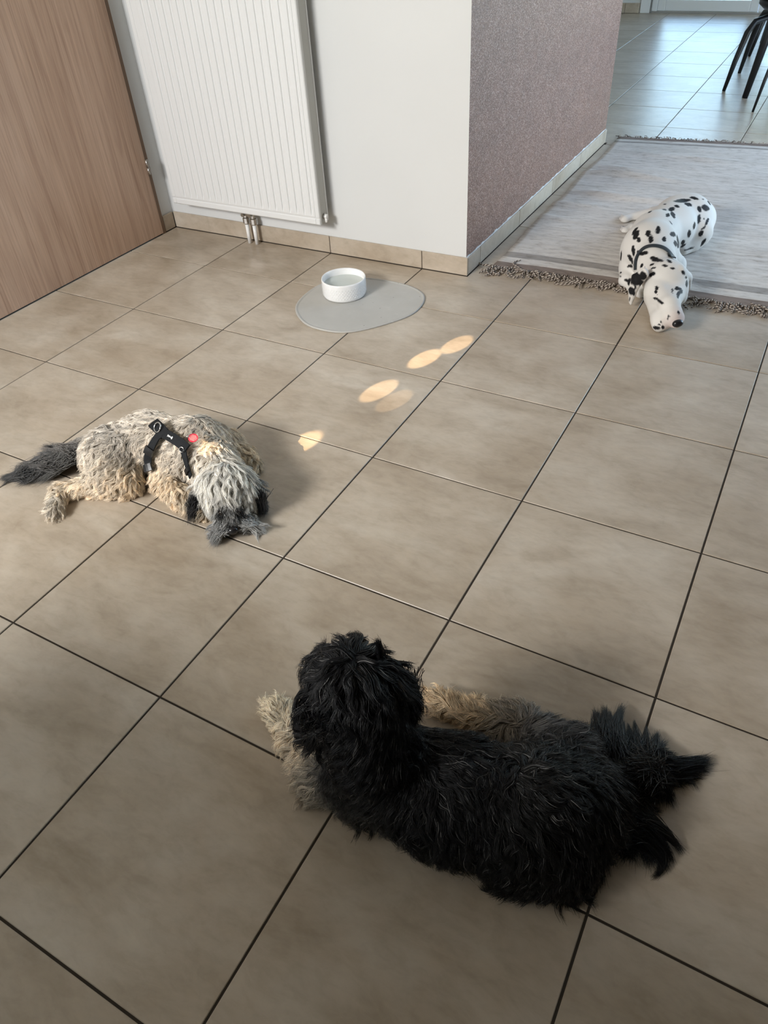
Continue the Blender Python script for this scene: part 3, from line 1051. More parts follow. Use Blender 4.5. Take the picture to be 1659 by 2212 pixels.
tan_limbs = [
    TL('rump', 'mid', TAUPE, .052, (-.5, -.45, -.75)), TL('mid', 'chest', (.70, .635, .55), .055, (-.55, -.5, -.7), k=.05), TL('chest', 'neck', (.73, .66, .57), .054, (-.2, -.5, -.5), k=.05),
    TL('neck', 'skull', (.78, .73, .65), .058, (.25, -.55, -.55), k=.04),
    TL('skull', 'skull', GREYL, .064, ('rad', (TB['skull'][0] - .012, TB['skull'][1] + .016, TB['skull'][2] + .05), (.10, -.16, -.5)), k=.03, lift=.25, curl=.6),
    TL('skull', 'stop', (.60, .60, .58), .034, ('rad', (TB['skull'][0], TB['skull'][1], TB['skull'][2] + .02), (.0, -.2, -.6)), k=.03, lift=.2, curl=.5),
    TL('stop', 'muz', (.20, .20, .198), .024, ('rad', (TB['muz'][0], TB['muz'][1], TB['muz'][2] + .03), (-.05, .1, -.5)), k=.02, lift=.2, curl=.4),
    TL('jowl', 'jowl', (.33, .33, .33), .055, (-.45, -.5, -.6), k=.02, lift=.25, curl=.4), TL('jowr', 'jowr', (.48, .48, .47), .055, (.8, .3, -.4), k=.02, lift=.25, curl=.4),
    TL('rump', 'thigh', TAUPE, .050, (-.25, -.6, -.75), k=.03), TL('thigh', 'knee', CREAM, .046, (-.1, -.5, -.8), k=.03), TL('knee', 'shank', CREAM, .042, (-.35, -.4, -.8), k=.03),
    TL('shank', 'hock', CREAM, .034, (-.5, -.5, -.6), k=.02), TL('hock', 'foot', (.72, .65, .55), .028, (.1, -.8, -.4), k=.012, lift=.5),
    TL('chest', 'uarm', TAUPE, .048, (-.3, -.5, -.7), k=.03), TL('uarm', 'elbow', CREAM, .045, (-.2, -.5, -.8), k=.025), TL('elbow', 'fore', CREAM, .042, (.0, -.6, -.8), k=.02), TL('fore', 'wrist', CREAM, .038, (.2, -.6, -.7), k=.02),
    TL('chest', 'luarm', (.62, .55, .46), .044, (.35, .1, -.6), k=.03), TL('luarm', 'lfore', CREAM, .036, (.7, -.2, -.5), k=.02), TL('lfore', 'lpaw', (.70, .60, .46), .030, (.6, -.5, -.4), k=.015, lift=.5),
    TL('earl', 'earl1', INK, .050, (-.2, -.3, -1.), k=.012, flat=((.5, .8, .2), 1.8), lift=.2, curl=.6), TL('earr', 'earr1', (.06, .06, .062), .050, (.4, -.1, -1.), k=.012, flat=((.8, .5, .2), 1.8), lift=.2, curl=.6),
    TL('rump', 'tail0', (.38, .35, .31), .050, (-.7, -.4, -.3), k=.03), TL('tail0', 'tail1', (.13, .125, .12), .060, (-.75, -.62, -.2), k=.02, lift=.3, curl=.5), TL('tail1', 'tail2', (.085, .085, .085), .062, (-.75, -.62, -.12), k=.02, lift=.3, curl=.4),
]
tan_body = Body(tan_limbs, .005)

# ---- black dog, lying sphinx-like with the head raised and turned away
KB = dict(
    chest=(0.952, 0.036, 0.072, 0.072), mid=(1.092, 0.045, 0.082, 0.082), rump=(1.224, 0.076, 0.082, 0.082), rear=(1.291, 0.131, 0.061, 0.061),
    neck=(0.962, 0.012, 0.2, 0.056), nape=(0.952, 0.01, 0.265, 0.048), head=(0.94, 0.021, 0.315, 0.051), crown=(0.927, 0.029, 0.335, 0.04), muz=(0.873, 0.048, 0.3, 0.03), earl=(0.904, -0.015, 0.32, 0.021), earl1=(0.878, -0.02, 0.225, 0.02), earr=(0.975, 0.057, 0.325, 0.021), earr1=(0.98, 0.074, 0.24, 0.021),
    elb=(0.867, -0.014, 0.03, 0.03), fore=(0.772, 0.034, 0.023, 0.023), paw=(0.706, 0.07, 0.022, 0.022), pawt=(0.687, 0.076, 0.018, 0.018),
    thigh=(1.238, 0.195, 0.059, 0.059), knee=(1.135, 0.24, 0.04, 0.04), hh=(1.075, 0.239, 0.027, 0.027), hpaw=(0.97, 0.234, 0.02, 0.02),
    nel=(1.286, 0.055, 0.044, 0.044), nkn=(1.218, 0.014, 0.039, 0.039),
    t0=(1.332, 0.228, 0.028, 0.028), t1=(1.38, 0.285, 0.017, 0.017), t2=(1.427, 0.323, 0.007, 0.007))
BLK, BLK2, GRY = (.0075, .0075, .0085), (.0085, .008, .0075), (.12, .12, .122)
def KL(a, b, col, L, flow, **kw):
    kw.setdefault('lift', .42); kw.setdefault('curl', 1.0); kw.setdefault('dens', 1.0)
    return limb(KB, a, b, col=col, L=L, flow=flow, **kw)
kfl = ('rad', (1.02, .06, .42), (.25, -.25, -.9))
hfl = ('rad', (KB['crown'][0] + .01, KB['crown'][1], KB['crown'][2] + .03), (0, -.1, -.55))
black_limbs = [
    KL('chest', 'mid', BLK, .064, (.45, -.35, -.75), k=.05), KL('mid', 'rump', BLK, .066, (.5, -.25, -.75), k=.05), KL('rump', 'rear', BLK2, .064, (.6, .0, -.75), k=.05),
    KL('chest', 'neck', BLK, .064, (.15, -.3, -.9), k=.05), KL('neck', 'nape', BLK, .058, (.12, -.3, -.9), k=.04), KL('nape', 'head', BLK, .060, (.1, -.2, -.95), k=.03),
    KL('head', 'crown', BLK, .062, hfl, k=.03), KL('crown', 'muz', BLK, .055, hfl, k=.02),
    KL('earl', 'earl1', BLK, .075, (-.25, -.25, -1), k=.015, lift=.3), KL('earr', 'earr1', BLK, .072, (.35, .2, -1), k=.015, lift=.3),
    KL('chest', 'elb', (.16, .15, .135), .045, (-.1, -.5, -.7), k=.03), KL('elb', 'fore', (.70, .60, .48), .040, (-.2, -.5, -.6), k=.02), KL('fore', 'paw', (.84, .73, .57), .034, (-.35, -.1, -.7), k=.015), KL('paw', 'pawt', (.86, .77, .61), .028, (-.6, .3, -.5), k=.01),
    KL('rump', 'thigh', BLK2, .055, (.5, .1, -.7), k=.03), KL('thigh', 'knee', GRY, .040, (.35, .45, -.5), k=.02, curl=.5), KL('knee', 'knee', (.15, .15, .152), .036, (.3, .6, -.4), k=.015, curl=.5), KL('knee', 'hh', (.70, .56, .40), .038, (-.6, .3, -.4), k=.012, curl=.6), KL('hh', 'hpaw', (.70, .54, .36), .034, (-.6, .4, -.4), k=.012),
    KL('rump', 'nel', BLK2, .060, (.2, -.6, -.7), k=.04), KL('nel', 'nkn', BLK2, .058, (.1, -.7, -.7), k=.04),
    KL('rear', 't0', BLK2, .055, (.6, .2, -.5), k=.03), KL('t0', 't1', BLK2, .055, (.7, .35, -.3), k=.02, curl=.5), KL('t1', 't2', BLK, .050, (.85, .4, -.2), k=.02, curl=.3),
]
black_body = Body(black_limbs, .006)

# ---- spotted dog, lying on the rug with the head on the floor
DB = dict(
    rump=(0.912, 2.776, 0.093, 0.093), mid=(0.87, 2.644, 0.099, 0.087), loin=(0.875, 2.746, 0.091, 0.091), wither=(0.834, 2.503, 0.114, 0.084), sh=(0.851, 2.368, 0.108, 0.096), neck=(0.905, 2.239, 0.108, 0.068), nk2=(0.932, 2.194, 0.099, 0.064), skull=(0.967, 2.135, 0.101, 0.066), occ=(0.944, 2.205, 0.104, 0.044),
    browl=(0.957, 2.077, 0.082, 0.044), browr=(1.006, 2.113, 0.081, 0.043), chk=(0.95, 2.109, 0.05, 0.04), chr=(1.02, 2.13, 0.053, 0.033), bridge=(1.018, 1.979, 0.085, 0.032), muz=(1.036, 1.954, 0.062, 0.032), muzl=(1.005, 1.97, 0.035, 0.035), muzr=(1.053, 1.965, 0.05, 0.025), chin=(1.003, 1.948, 0.022, 0.022), tip=(1.057, 1.939, 0.048, 0.019), nose=(1.062, 1.941, 0.046, 0.016),
    ear0=(0.905, 2.066, 0.15, 0.018), ear1=(0.874, 2.085, 0.105, 0.025), ear2=(0.867, 2.085, 0.06, 0.022), ear3=(0.869, 2.083, 0.022, 0.01),
    er0=(1.012, 2.13, 0.15, 0.018), er1=(1.034, 2.17, 0.11, 0.02), er2=(1.039, 2.196, 0.065, 0.015),
    thigh=(0.959, 2.715, 0.067, 0.067), knee=(0.939, 2.618, 0.025, 0.025), hip=(0.938, 2.845, 0.073, 0.073), kn2=(0.959, 2.673, 0.038, 0.038),
    h1=(0.745, 2.969, 0.031, 0.031), h1p=(0.65, 2.923, 0.019, 0.019), h1t=(0.634, 2.887, 0.019, 0.019), h2=(0.75, 2.785, 0.028, 0.028), h2p=(0.682, 2.799, 0.018, 0.018), h2t=(0.667, 2.765, 0.016, 0.016),
    arm=(0.808, 2.325, 0.048, 0.048), arm2=(0.808, 2.252, 0.027, 0.027), fore=(0.843, 2.222, 0.023, 0.023), fp=(0.881, 2.182, 0.021, 0.021), far=(0.946, 2.407, 0.043, 0.043), far2=(0.975, 2.349, 0.025, 0.025),
    t1a=(0.605, 2.955, 0.009, 0.009), t1b=(0.607, 2.911, 0.009, 0.009), t1c=(0.626, 2.877, 0.009, 0.009), t2a=(0.641, 2.824, 0.008, 0.008), t2b=(0.645, 2.784, 0.009, 0.009), t2c=(0.663, 2.758, 0.008, 0.008))
def DL(a, b, k=.03, **kw):
    return limb(DB, a, b, k, **kw)
dal_limbs = [DL('rump', 'loin'), DL('loin', 'mid', .04), DL('mid', 'wither', .04), DL('wither', 'sh', .03), DL('sh', 'neck', .04), DL('neck', 'nk2', .03), DL('nk2', 'skull', .02), DL('occ', 'skull', .015),
    DL('skull', 'browl', .02), DL('skull', 'browr', .02), DL('browl', 'chk', .015), DL('browr', 'chr', .015), DL('browl', 'bridge', .010), DL('browr', 'bridge', .010), DL('bridge', 'muz', .012), DL('muz', 'muzl', .012), DL('muz', 'muzr', .01), DL('muzl', 'chin', .008), DL('muz', 'tip', .012), DL('chk', 'muzl', .015),
    DL('ear0', 'ear1', .008, flat=((.75, .5, .45), 2.2)), DL('ear1', 'ear2', .006, flat=((.75, .3, .5), 2.2)), DL('ear2', 'ear3', .006, flat=((.75, .3, .5), 2.0)),
    DL('er0', 'er1', .008, flat=((.8, .3, .4), 1.4)), DL('er1', 'er2', .006, flat=((.8, .3, .4), 1.4)),
    DL('rump', 'hip', .03), DL('hip', 'thigh', .02), DL('thigh', 'kn2', .012), DL('kn2', 'knee', .012),
    DL('loin', 'h1', .02), DL('h1', 'h1p', .012), DL('h1p', 'h1t', .008), DL('mid', 'h2', .015), DL('h2', 'h2p', .01), DL('h2p', 'h2t', .008),
    DL('h1t', 't1a', .0015), DL('h1t', 't1b', .0015), DL('h1t', 't1c', .0015), DL('h2t', 't2a', .0015), DL('h2t', 't2b', .0015), DL('h2t', 't2c', .0015),
    DL('sh', 'arm', .02), DL('arm', 'arm2', .015), DL('arm2', 'fore', .012), DL('fore', 'fp', .012), DL('sh', 'far', .02), DL('far', 'far2', .02)]
dal_body = Body(dal_limbs, .0042, rug=2.215)

def skin(name, body, mat, cols=None):
    vs, fs = body.surface()
    o = mesh_obj(name, vs, fs, mat, None, True)
    if cols is not None:
        a = o.data.color_attributes.new('skin', 'FLOAT_COLOR', 'POINT')
        c = np.ones((len(vs), 4), np.float32)
        c[:, :3] = cols(vs)
        a.data.foreach_set('color', c.ravel())
    return o, vs, fs

def mat_attr(name, attr, rough=.6, spec=.3, sheen=0.0):
    mt, nt, b = mat_new(name)
    a = node(nt, 'ShaderNodeAttribute', attribute_name=attr)
    nt.links.new(a.outputs['Color'], b.inputs['Base Color'])
    b.inputs['Roughness'].default_value = rough
    b.inputs['Specular IOR Level'].default_value = spec
    b.inputs['Sheen Weight'].default_value = sheen
    return mt

def hair_mat(name, dark=False):
    mt = bpy.data.materials.new(name)
    mt.use_nodes = True
    nt = mt.node_tree
    nt.nodes.clear()
    o = node(nt, 'ShaderNodeOutputMaterial')
    a = node(nt, 'ShaderNodeAttribute', attribute_name='hcol')
    h = node(nt, 'ShaderNodeBsdfPrincipled')
    nt.links.new(a.outputs['Color'], h.inputs['Base Color'])
    h.inputs['Roughness'].default_value = .42 if dark else .5
    h.inputs['Specular IOR Level'].default_value = .22 if dark else .25
    nt.links.new(h.outputs[0], o.inputs[0])
    return mt

def coat(name, parent, body, vs, fs, N, M, mat, seed, wave=.004, wavelen=.035, clump=.75, r0=.00055, NS=10, mask=(), tufts=(), shade=.35, grey=0.0, lscale=1.0, tvar=.2, svar=.25, paint=(), fuzz=.0016, swirl=.35):
    """strands rooted on the skin, gathered into wavy locks"""
    g = np.random.default_rng(seed)
    q = fs
    tri = np.concatenate([q[:, [0, 1, 2]], q[:, [0, 2, 3]]])
    A, B, Cc = vs[tri[:, 0]], vs[tri[:, 1]], vs[tri[:, 2]]
    ar = np.linalg.norm(np.cross(B - A, Cc - A), axis=1)
    cen_ = (A + B + Cc) / 3
    ar = ar * np.where(cen_[:, 2] < .006, .15, 1.0)
    ar *= np.clip(body.attrs(cen_, ['dens'])['dens'][:, 0], 0, 5)
    def sample(n):
        t = g.choice(len(tri), n, p=ar / ar.sum())
        u, v = g.random(n), g.random(n)
        fl = u + v > 1
        u[fl], v[fl] = 1 - u[fl], 1 - v[fl]
        return A[t] * (1 - u - v)[:, None] + B[t] * u[:, None] + Cc[t] * v[:, None]
    def grow(p0, at, Ls, NSg, amp, ph, wl):
        n = len(p0)
        nn = body.grad(p0)
        F = at['flow']
        F = nrmz(F - (F * nn).sum(1, keepdims=True) * nn * .92)
        lift = at['lift'][:, 0]
        side = nrmz(np.cross(F, nn))
        P = np.zeros((n, NSg + 1, 3))
        P[:, 0] = p0
        p = p0.copy()
        ds = Ls / NSg
        d = nrmz(F * (1 - lift)[:, None] + nn * lift[:, None])
        for j in range(1, NSg + 1):
            s = j / NSg
            want = nrmz(F + np.array([0, 0, -.35]) * s)
            d = nrmz(d * .72 + want * .36)
            w = amp * (2 * np.pi / wl) * np.cos(2 * np.pi * ds * j / wl + ph) * min(1, s * 2.2)
            step = d + side * w[:, None] + nn * (w * .45)[:, None]
            p = p + nrmz(step) * ds[:, None]
            dd = body.val(p)
            gg = body.grad(p)
            mn = .0015 + .010 * lift * min(1, s * 2) * (1 - .3 * s)
            push = np.clip(mn - dd, 0, .02)
            p = p + gg * push[:, None]
            p[:, 2] = np.maximum(p[:, 2], .0025 + .004 * (j % 2) * 0)
            P[:, j] = p
        return P, nn
    G0 = sample(M)
    ga = body.attrs(G0, ['flow', 'L', 'lift', 'curl', 'col'])
    gl = ga['L'][:, 0] * g.uniform(.8, 1.2, M) * lscale
    for c_, r_, f_ in mask:
        dm = np.linalg.norm(G0 - np.array(c_), axis=1)
        gl = gl * np.where(dm < r_, f_ + (1 - f_) * np.clip((dm / r_) ** 3, 0, 1), 1)
    ph = g.uniform(0, 2 * np.pi, M)
    sw_ = np.stack([np.sin(G0[:, 1] * 38 + 1.3 * np.sin(G0[:, 0] * 29)), np.sin(G0[:, 0] * 41 + 2 + 1.3 * np.sin(G0[:, 2] * 33)), np.sin(G0[:, 0] * 27 + G0[:, 1] * 35) * .5], 1)
    ga['flow'] = nrmz(ga['flow']) + g.normal(0, .16, (M, 3)) + swirl * sw_
    NG = 14
    amp = wave * ga['curl'][:, 0] * g.uniform(.6, 1.3, M)
    GP, _ = grow(G0, ga, gl, NG, amp, ph, wavelen * g.uniform(.75, 1.3, M))
    tone = g.normal(0, 1, M)
    R0 = sample(N)
    kd = kdtree.KDTree(M)
    for i, p in enumerate(G0): kd.insert(p, i)
    kd.balance()
    gi = np.array([kd.find(p)[1] for p in R0])
    ra = body.attrs(R0, ['col'])
    ls = np.clip(g.normal(.92, .12, N), .5, 1.12)
    cl = clump * g.uniform(.7, 1.1, N)
    P = np.zeros((N, NS + 1, 3))
    spread = g.normal(0, 1, (N, 3)) * fuzz
    fz = g.normal(0, 1, (N, 3)) * .0012
    off = R0 - G0[gi]
    for j in range(NS + 1):
        u = np.clip(ls * j / NS, 0, 1) * NG
        i0 = np.minimum(u.astype(int), NG - 1)
        f = (u - i0)[:, None]
        gp = GP[gi, i0] * (1 - f) + GP[gi, i0 + 1] * f
        s = j / NS
        c_ = (cl * min(1, s * 1.25) ** .9)[:, None]
        P[:, j] = gp + off * (1 - c_) + spread * s + fz * s * s * np.sin(s * 7 + off[:, :1] * 900)
        if j:
            dd = body.val(P[:, j])
            P[:, j] += body.grad(P[:, j]) * np.clip(.0012 - dd, 0, .02)[:, None]
            P[:, j, 2] = np.maximum(P[:, j, 2], .0012)
    base = ra['col']
    for pc_, pr_, pcol in paint:
        wgt = np.clip(1.6 - 1.6 * np.linalg.norm(R0 - np.array(pc_), axis=1) / pr_, 0, 1)[:, None]
        base = base * (1 - wgt) + np.array(pcol) * wgt
    col = base * np.exp(tvar * tone[gi] + g.normal(0, svar, N))[:, None]
    if grey:
        gm = g.random(N) < grey
        col[gm] = np.maximum(col[gm], g.uniform(.06, .22, (gm.sum(), 1)) * np.array([[1, .97, .95]]))
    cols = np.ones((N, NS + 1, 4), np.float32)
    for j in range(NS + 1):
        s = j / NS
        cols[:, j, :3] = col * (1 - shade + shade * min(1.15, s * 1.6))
    rad_ = np.tile(r0 * np.clip(1.05 - (np.arange(NS + 1) / NS) ** 2.2, .18, 1), (N, 1)) * g.uniform(.8, 1.25, (N, 1))
    # long feathered tufts: (root, bend, tip, strands, root spread, tip spread, colour)
    for p0, p1, p2, n, s0, s1, tc in tufts:
        p0, p1, p2 = (np.array(x, float) for x in (p0, p1, p2))
        a = p0 + g.normal(0, s0, (n, 3)) * (1, 1, .6)
        b = p1 + g.normal(0, (s0 + s1) * .45, (n, 3)) * (1, 1, .5)
        c = p2 + g.normal(0, s1, (n, 3)) * (1, 1, .35)
        e = g.uniform(.8, 1.0, n)[:, None]
        X = np.zeros((n, NS + 1, 3))
        for j in range(NS + 1):
            t = j / NS * e
            X[:, j] = a * (1 - t) ** 2 + 2 * b * t * (1 - t) + c * t * t
        X[..., 2] = np.maximum(X[..., 2], .0015)
        P = np.concatenate([P, X])
        cc = np.ones((n, NS + 1, 4), np.float32)
        cc[..., :3] = np.array(tc) * np.exp(g.normal(0, .2, (n, 1, 1)))
        cols = np.concatenate([cols, cc])
        rad_ = np.concatenate([rad_, np.tile(r0 * np.clip(1.05 - (np.arange(NS + 1) / NS) ** 2.2, .15, 1), (n, 1))])
    n = len(P)
    hc = bpy.data.hair_curves.new(name)
    hc.add_curves([NS + 1] * n)
    hc.attributes['position'].data.foreach_set('vector', P.astype(np.float32).ravel())
    ra_ = hc.attributes.get('radius') or hc.attributes.new('radius', 'FLOAT', 'POINT')
    ra_.data.foreach_set('value', rad_.astype(np.float32).ravel())
    ca = hc.attributes.new('hcol', 'FLOAT_COLOR', 'POINT')
    ca.data.foreach_set('color', cols.ravel())
    hc.materials.append(mat)
    o = link(bpy.data.objects.new(name, hc), parent)
    o['kind'] = 'stuff'
    return o

def strap(name, pts, hw, body, mat, parent, th=.0032, up=0.0, n=26):
    P = np.array(pts, float)
    seg = np.concatenate([[0], np.cumsum(np.linalg.norm(np.diff(P, axis=0), axis=1))])
    L = len(P)
    out = []
    for s in np.linspace(0, seg[-1], n):
        k = min(L - 2, int(np.searchsorted(seg, s, side='right') - 1))
        t = (s - seg[k]) / (seg[k + 1] - seg[k])
        a, b, c, d = P[max(k - 1, 0)], P[k], P[k + 1], P[min(k + 2, L - 1)]
        out.append(.5 * (2 * b + (c - a) * t + (2 * a - 5 * b + 4 * c - d) * t * t + (3 * b - a - 3 * c + d) * t ** 3))
    X = np.array(out)
    N = body.grad(X, .012)
    Tn = nrmz(np.gradient(X, axis=0))
    N = nrmz(N - (N * Tn).sum(1, keepdims=True) * Tn)
    Sd = np.cross(Tn, N)
    X = X + N * up
    X[:, 2] = np.maximum(X[:, 2], .004)
    bm = bmesh.new()
    prev = None
    for x, nn_, sd in zip(X, N, Sd):
        ring = [bm.verts.new(tuple(x + sd * hw * a + nn_ * th * b)) for a, b in ((-1, -.4), (-.96, .4), (-.3, .55), (.3, .55), (.96, .4), (1, -.4))]
        for v in ring: v.co.z = max(v.co.z, .002)
        if prev:
            for q in range(6): bm.faces.new((prev[q], prev[(q + 1) % 6], ring[(q + 1) % 6], ring[q]))
        else:
            bm.faces.new(ring[::-1])
        prev = ring
    bm.faces.new(prev)
    return bm_obj(name, bm, mat, parent, False), X, N, Tn, Sd

def ring_at(name, c, nrm, updir, r, wire, mat, parent, arc=(0, 360), n=28, half=False):
    c, nrm, updir = np.array(c, float), nrmz(nrm), np.array(updir, float)
    u = nrmz(updir - (updir @ nrm) * nrm)
    w = np.cross(nrm, u)
    pts = []
    for k in range(n + 1):
        a = math.radians(arc[0] + (arc[1] - arc[0]) * k / n)
        pts.append(tuple(c + (u * math.cos(a) + w * math.sin(a)) * r))
    return tube(name, pts, wire, mat, parent, 8)

# ------------------------------------------------------------------ tan dog with harness
M_tskin = mat_attr('tan_dog_skin', 'skin', .8, .1)
tan, tvs, tfs = skin('dog', tan_body, M_tskin, lambda p: tan_body.attrs(p, ['col'])['col'] * .7)
tag(tan, 'shaggy tan and grey dog in a black harness asleep on the tiles', 'dog', 'dogs resting on the floor')
M_web = plain('black_webbing', (.010, .011, .013), .75, 0, .25)
M_chrome = plain('chrome_ring', (.75, .74, .72), .16, 1.0)
h_top = [(-0.0463, 0.5919, 0.172), (-0.0167, 0.5793, 0.1719), (0.0128, 0.5681, 0.1667)]
h_back = [(0.002, 0.5713, 0.1674), (0.0446, 0.5634, 0.1672), (0.0755, 0.5587, 0.1617), (0.1026, 0.5511, 0.1571)]
h_girth = [(-0.0022, 0.5741, 0.1674), (-0.0174, 0.5552, 0.1449), (-0.0298, 0.538, 0.1172), (-0.0384, 0.5286, 0.088), (-0.0261, 0.5144, 0.067)]
h_front = [(0.0861, 0.5512, 0.1549), (0.104, 0.5354, 0.1382), (0.1197, 0.5208, 0.1233), (0.1417, 0.5037, 0.1123)]
harn, hx_, hn_, ht_, hs_ = strap('harness', h_top, .0165, tan_body, M_web, tan, .006)
_, bx_, bn_, bt_, bs_ = strap('back_strap', h_back, .0135, tan_body, M_web, harn, .006)
_, gx_, gn_, gt_, gs_ = strap('girth_strap', h_girth, .0115, tan_body, M_web, harn, .004)
_, fx_, fn_, ft_, fs_ = strap('chest_strap', h_front, .0090, tan_body, M_web, harn, .004)
c0 = hx_[14] + hn_[14] * .007
ring_at('lead_ring', c0, hn_[14] + .35 * hs_[14], ht_[14], .0130, .0017, M_chrome, harn)
c1 = fx_[2] + fn_[2] * .005
ring_at('strap_ring', c1, fn_[2] + .3 * ft_[2], ft_[2], .0065, .0013, M_chrome, harn)
box_c = gx_[13]
bk1, *_ = strap('buckle', [gx_[11], gx_[13], gx_[15]], .0140, tan_body, M_black, harn, .008, .004, 6)
bk2, *_ = strap('buckle', [gx_[21], gx_[23], gx_[25]], .0130, tan_body, M_black, harn, .007, .004, 6)
bk3, *_ = strap('buckle', [fx_[17], fx_[19], fx_[21]], .0110, tan_body, M_black, harn, .007, .004, 6)
# white bone-shaped mark printed on the back strap
M_print = plain('white_print', (.80, .80, .78), .6)
bm = bmesh.new()
mc, mn, mt_, ms = bx_[9] + bn_[9] * .0040, bn_[9], bt_[9], bs_[9]
def disc(cx, cy, r, n=14):
    vs_ = [bm.verts.new(tuple(mc + mt_ * (cx + r * math.cos(2 * math.pi * k / n)) + ms * (cy + r * math.sin(2 * math.pi * k / n)) + mn * .0004)) for k in range(n)]
    lo_ = [bm.verts.new(tuple(np.array(v.co) - mn * .0006)) for v in vs_]
    bm.faces.new(vs_); bm.faces.new(lo_[::-1])
    for k in range(n): bm.faces.new((vs_[k], lo_[k], lo_[(k + 1) % n], vs_[(k + 1) % n]))
def bar(x0, x1, y0, y1):
    v8 = [bm.verts.new(tuple(mc + mt_ * x + ms * y + mn * z)) for z in (-.0002, .0004) for x, y in ((x0, y0), (x1, y0), (x1, y1), (x0, y1))]
    bm.faces.new(v8[:4][::-1]); bm.faces.new(v8[4:])
    for k in range(4): bm.faces.new((v8[k], v8[(k + 1) % 4], v8[4 + (k + 1) % 4], v8[4 + k]))
bar(-.0075, .0075, -.0013, .0013)
disc(.0088, .0016, .0024); disc(.0088, -.0016, .0024)
bar(-.0090, -.0078, -.0032, .0032); bar(-.0062, -.0050, -.0030, .0000); bar(-.0036, -.0024, -.0026, .0026); bar(-.0008, .0004, -.0030, 0)
bm_obj('printed_mark', bm, M_print, harn)
# round red name tag with lines of lettering too small to read
M_red = plain('red_enamel_tag', (.42, .02, .05), .35)
tc = np.array((0.1166, 0.5686, 0.1853))
tn = nrmz(np.array(CAM) - tc) * .55 + np.array([0, 0, .6])
tn = nrmz(tn)
tu = nrmz(np.cross(tn, (0.35, -1, 0)))
tv = np.cross(tn, tu)
bm = bmesh.new()
def slab(pts2, z0, z1):
    a = [bm.verts.new(tuple(tc + tu * x + tv * y + tn * z0)) for x, y in pts2]
    b = [bm.verts.new(tuple(tc + tu * x + tv * y + tn * z1)) for x, y in pts2]
    n = len(pts2)
    bm.faces.new(a[::-1]); bm.faces.new(b)
    for k in range(n): bm.faces.new((a[k], a[(k + 1) % n], b[(k + 1) % n], b[k]))
slab([(.0125 * math.cos(2 * math.pi * k / 36), .0125 * math.sin(2 * math.pi * k / 36)) for k in range(36)], -.0008, .0008)
tagm = bm_obj('name_tag', bm, M_red, tan)
tagm['label'] = 'round red name tag'
bm = bmesh.new()
for yy, hw_ in ((.0070, .006), (.0035, .0095), (0, .0105), (-.0035, .0095), (-.0072, .006)):
    x = -hw_
    while x < hw_ - .001:
        w_ = rnd.uniform(.0010, .0028)
        slab([(x, yy - .0007), (min(x + w_, hw_), yy - .0007), (min(x + w_, hw_), yy + .0007), (x, yy + .0007)], .0008, .0011)
        x += w_ + rnd.uniform(.0003, .0008)
bm_obj('tag_lettering', bm, plain('pale_lettering', (.72, .35, .38), .5), tagm)
ring_at('tag_ring', tc - tu * .0135 , np.cross(tn, tu) + tn * .6, tu, .0050, .0011, M_chrome, tan)

def blob(name, c, r3, axes, mat, parent, seg=20):
    """small rounded feature, semi-axes r3 along the given directions"""
    bm = bmesh.new()
    bmesh.ops.create_uvsphere(bm, u_segments=seg, v_segments=seg // 2, radius=1.0)
    A = np.array(axes, float)
    for v in bm.verts:
        p = np.array(v.co)
        v.co = Vector(tuple(np.array(c) + A[0] * p[0] * r3[0] + A[1] * p[1] * r3[1] + A[2] * p[2] * r3[2]))
    return bm_obj(name, bm, mat, parent, True)
def basis(fwd, up=(0, 0, 1)):
    f = nrmz(fwd)
    s = nrmz(np.cross(f, up))
    return f, s, np.cross(s, f)
M_nose = plain('wet_black_nose', (.012, .011, .012), .28)
M_eye = plain('dark_eye', (.015, .010, .008), .08)
f_, s_, u_ = basis(np.array(TB['nose'][:3]) - np.array(TB['muz'][:3]) * .6 - np.array(TB['stop'][:3]) * .4)
nc = np.array((0.3026, 0.4483, 0.0342))
ns = blob('nose', nc, (.0105, .0135, .0105), (f_, s_, u_), M_nose, tan)
for q in (-1, 1):
    blob('eye', (0.2663, 0.4597, 0.0721) if q < 0 else (0.2987, 0.4881, 0.0662), (.0065, .0065, .0065), np.eye(3), M_eye, tan, 14)
tmask = [(tuple(p), .020, .22) for p in hx_[::4]] + [(tuple(p), .018, .25) for p in bx_[::4]] + [(tuple(p), .017, .3) for p in gx_[::4]] + [(tuple(p), .014, .3) for p in fx_[::4]] + [(tuple(tc), .018, .4), (tuple(nc), .032, .08)] + [((0.2698, 0.4566, 0.0759), .016, .4), ((0.302, 0.4849, 0.07), .016, .4), ((0.2654, 0.4742, 0.1018), .030, .42), ((0.2928, 0.5014, 0.0968), .030, .42), ((0.2857, 0.4737, 0.0821), .030, .5)]
M_thair = hair_mat('tan_fur')
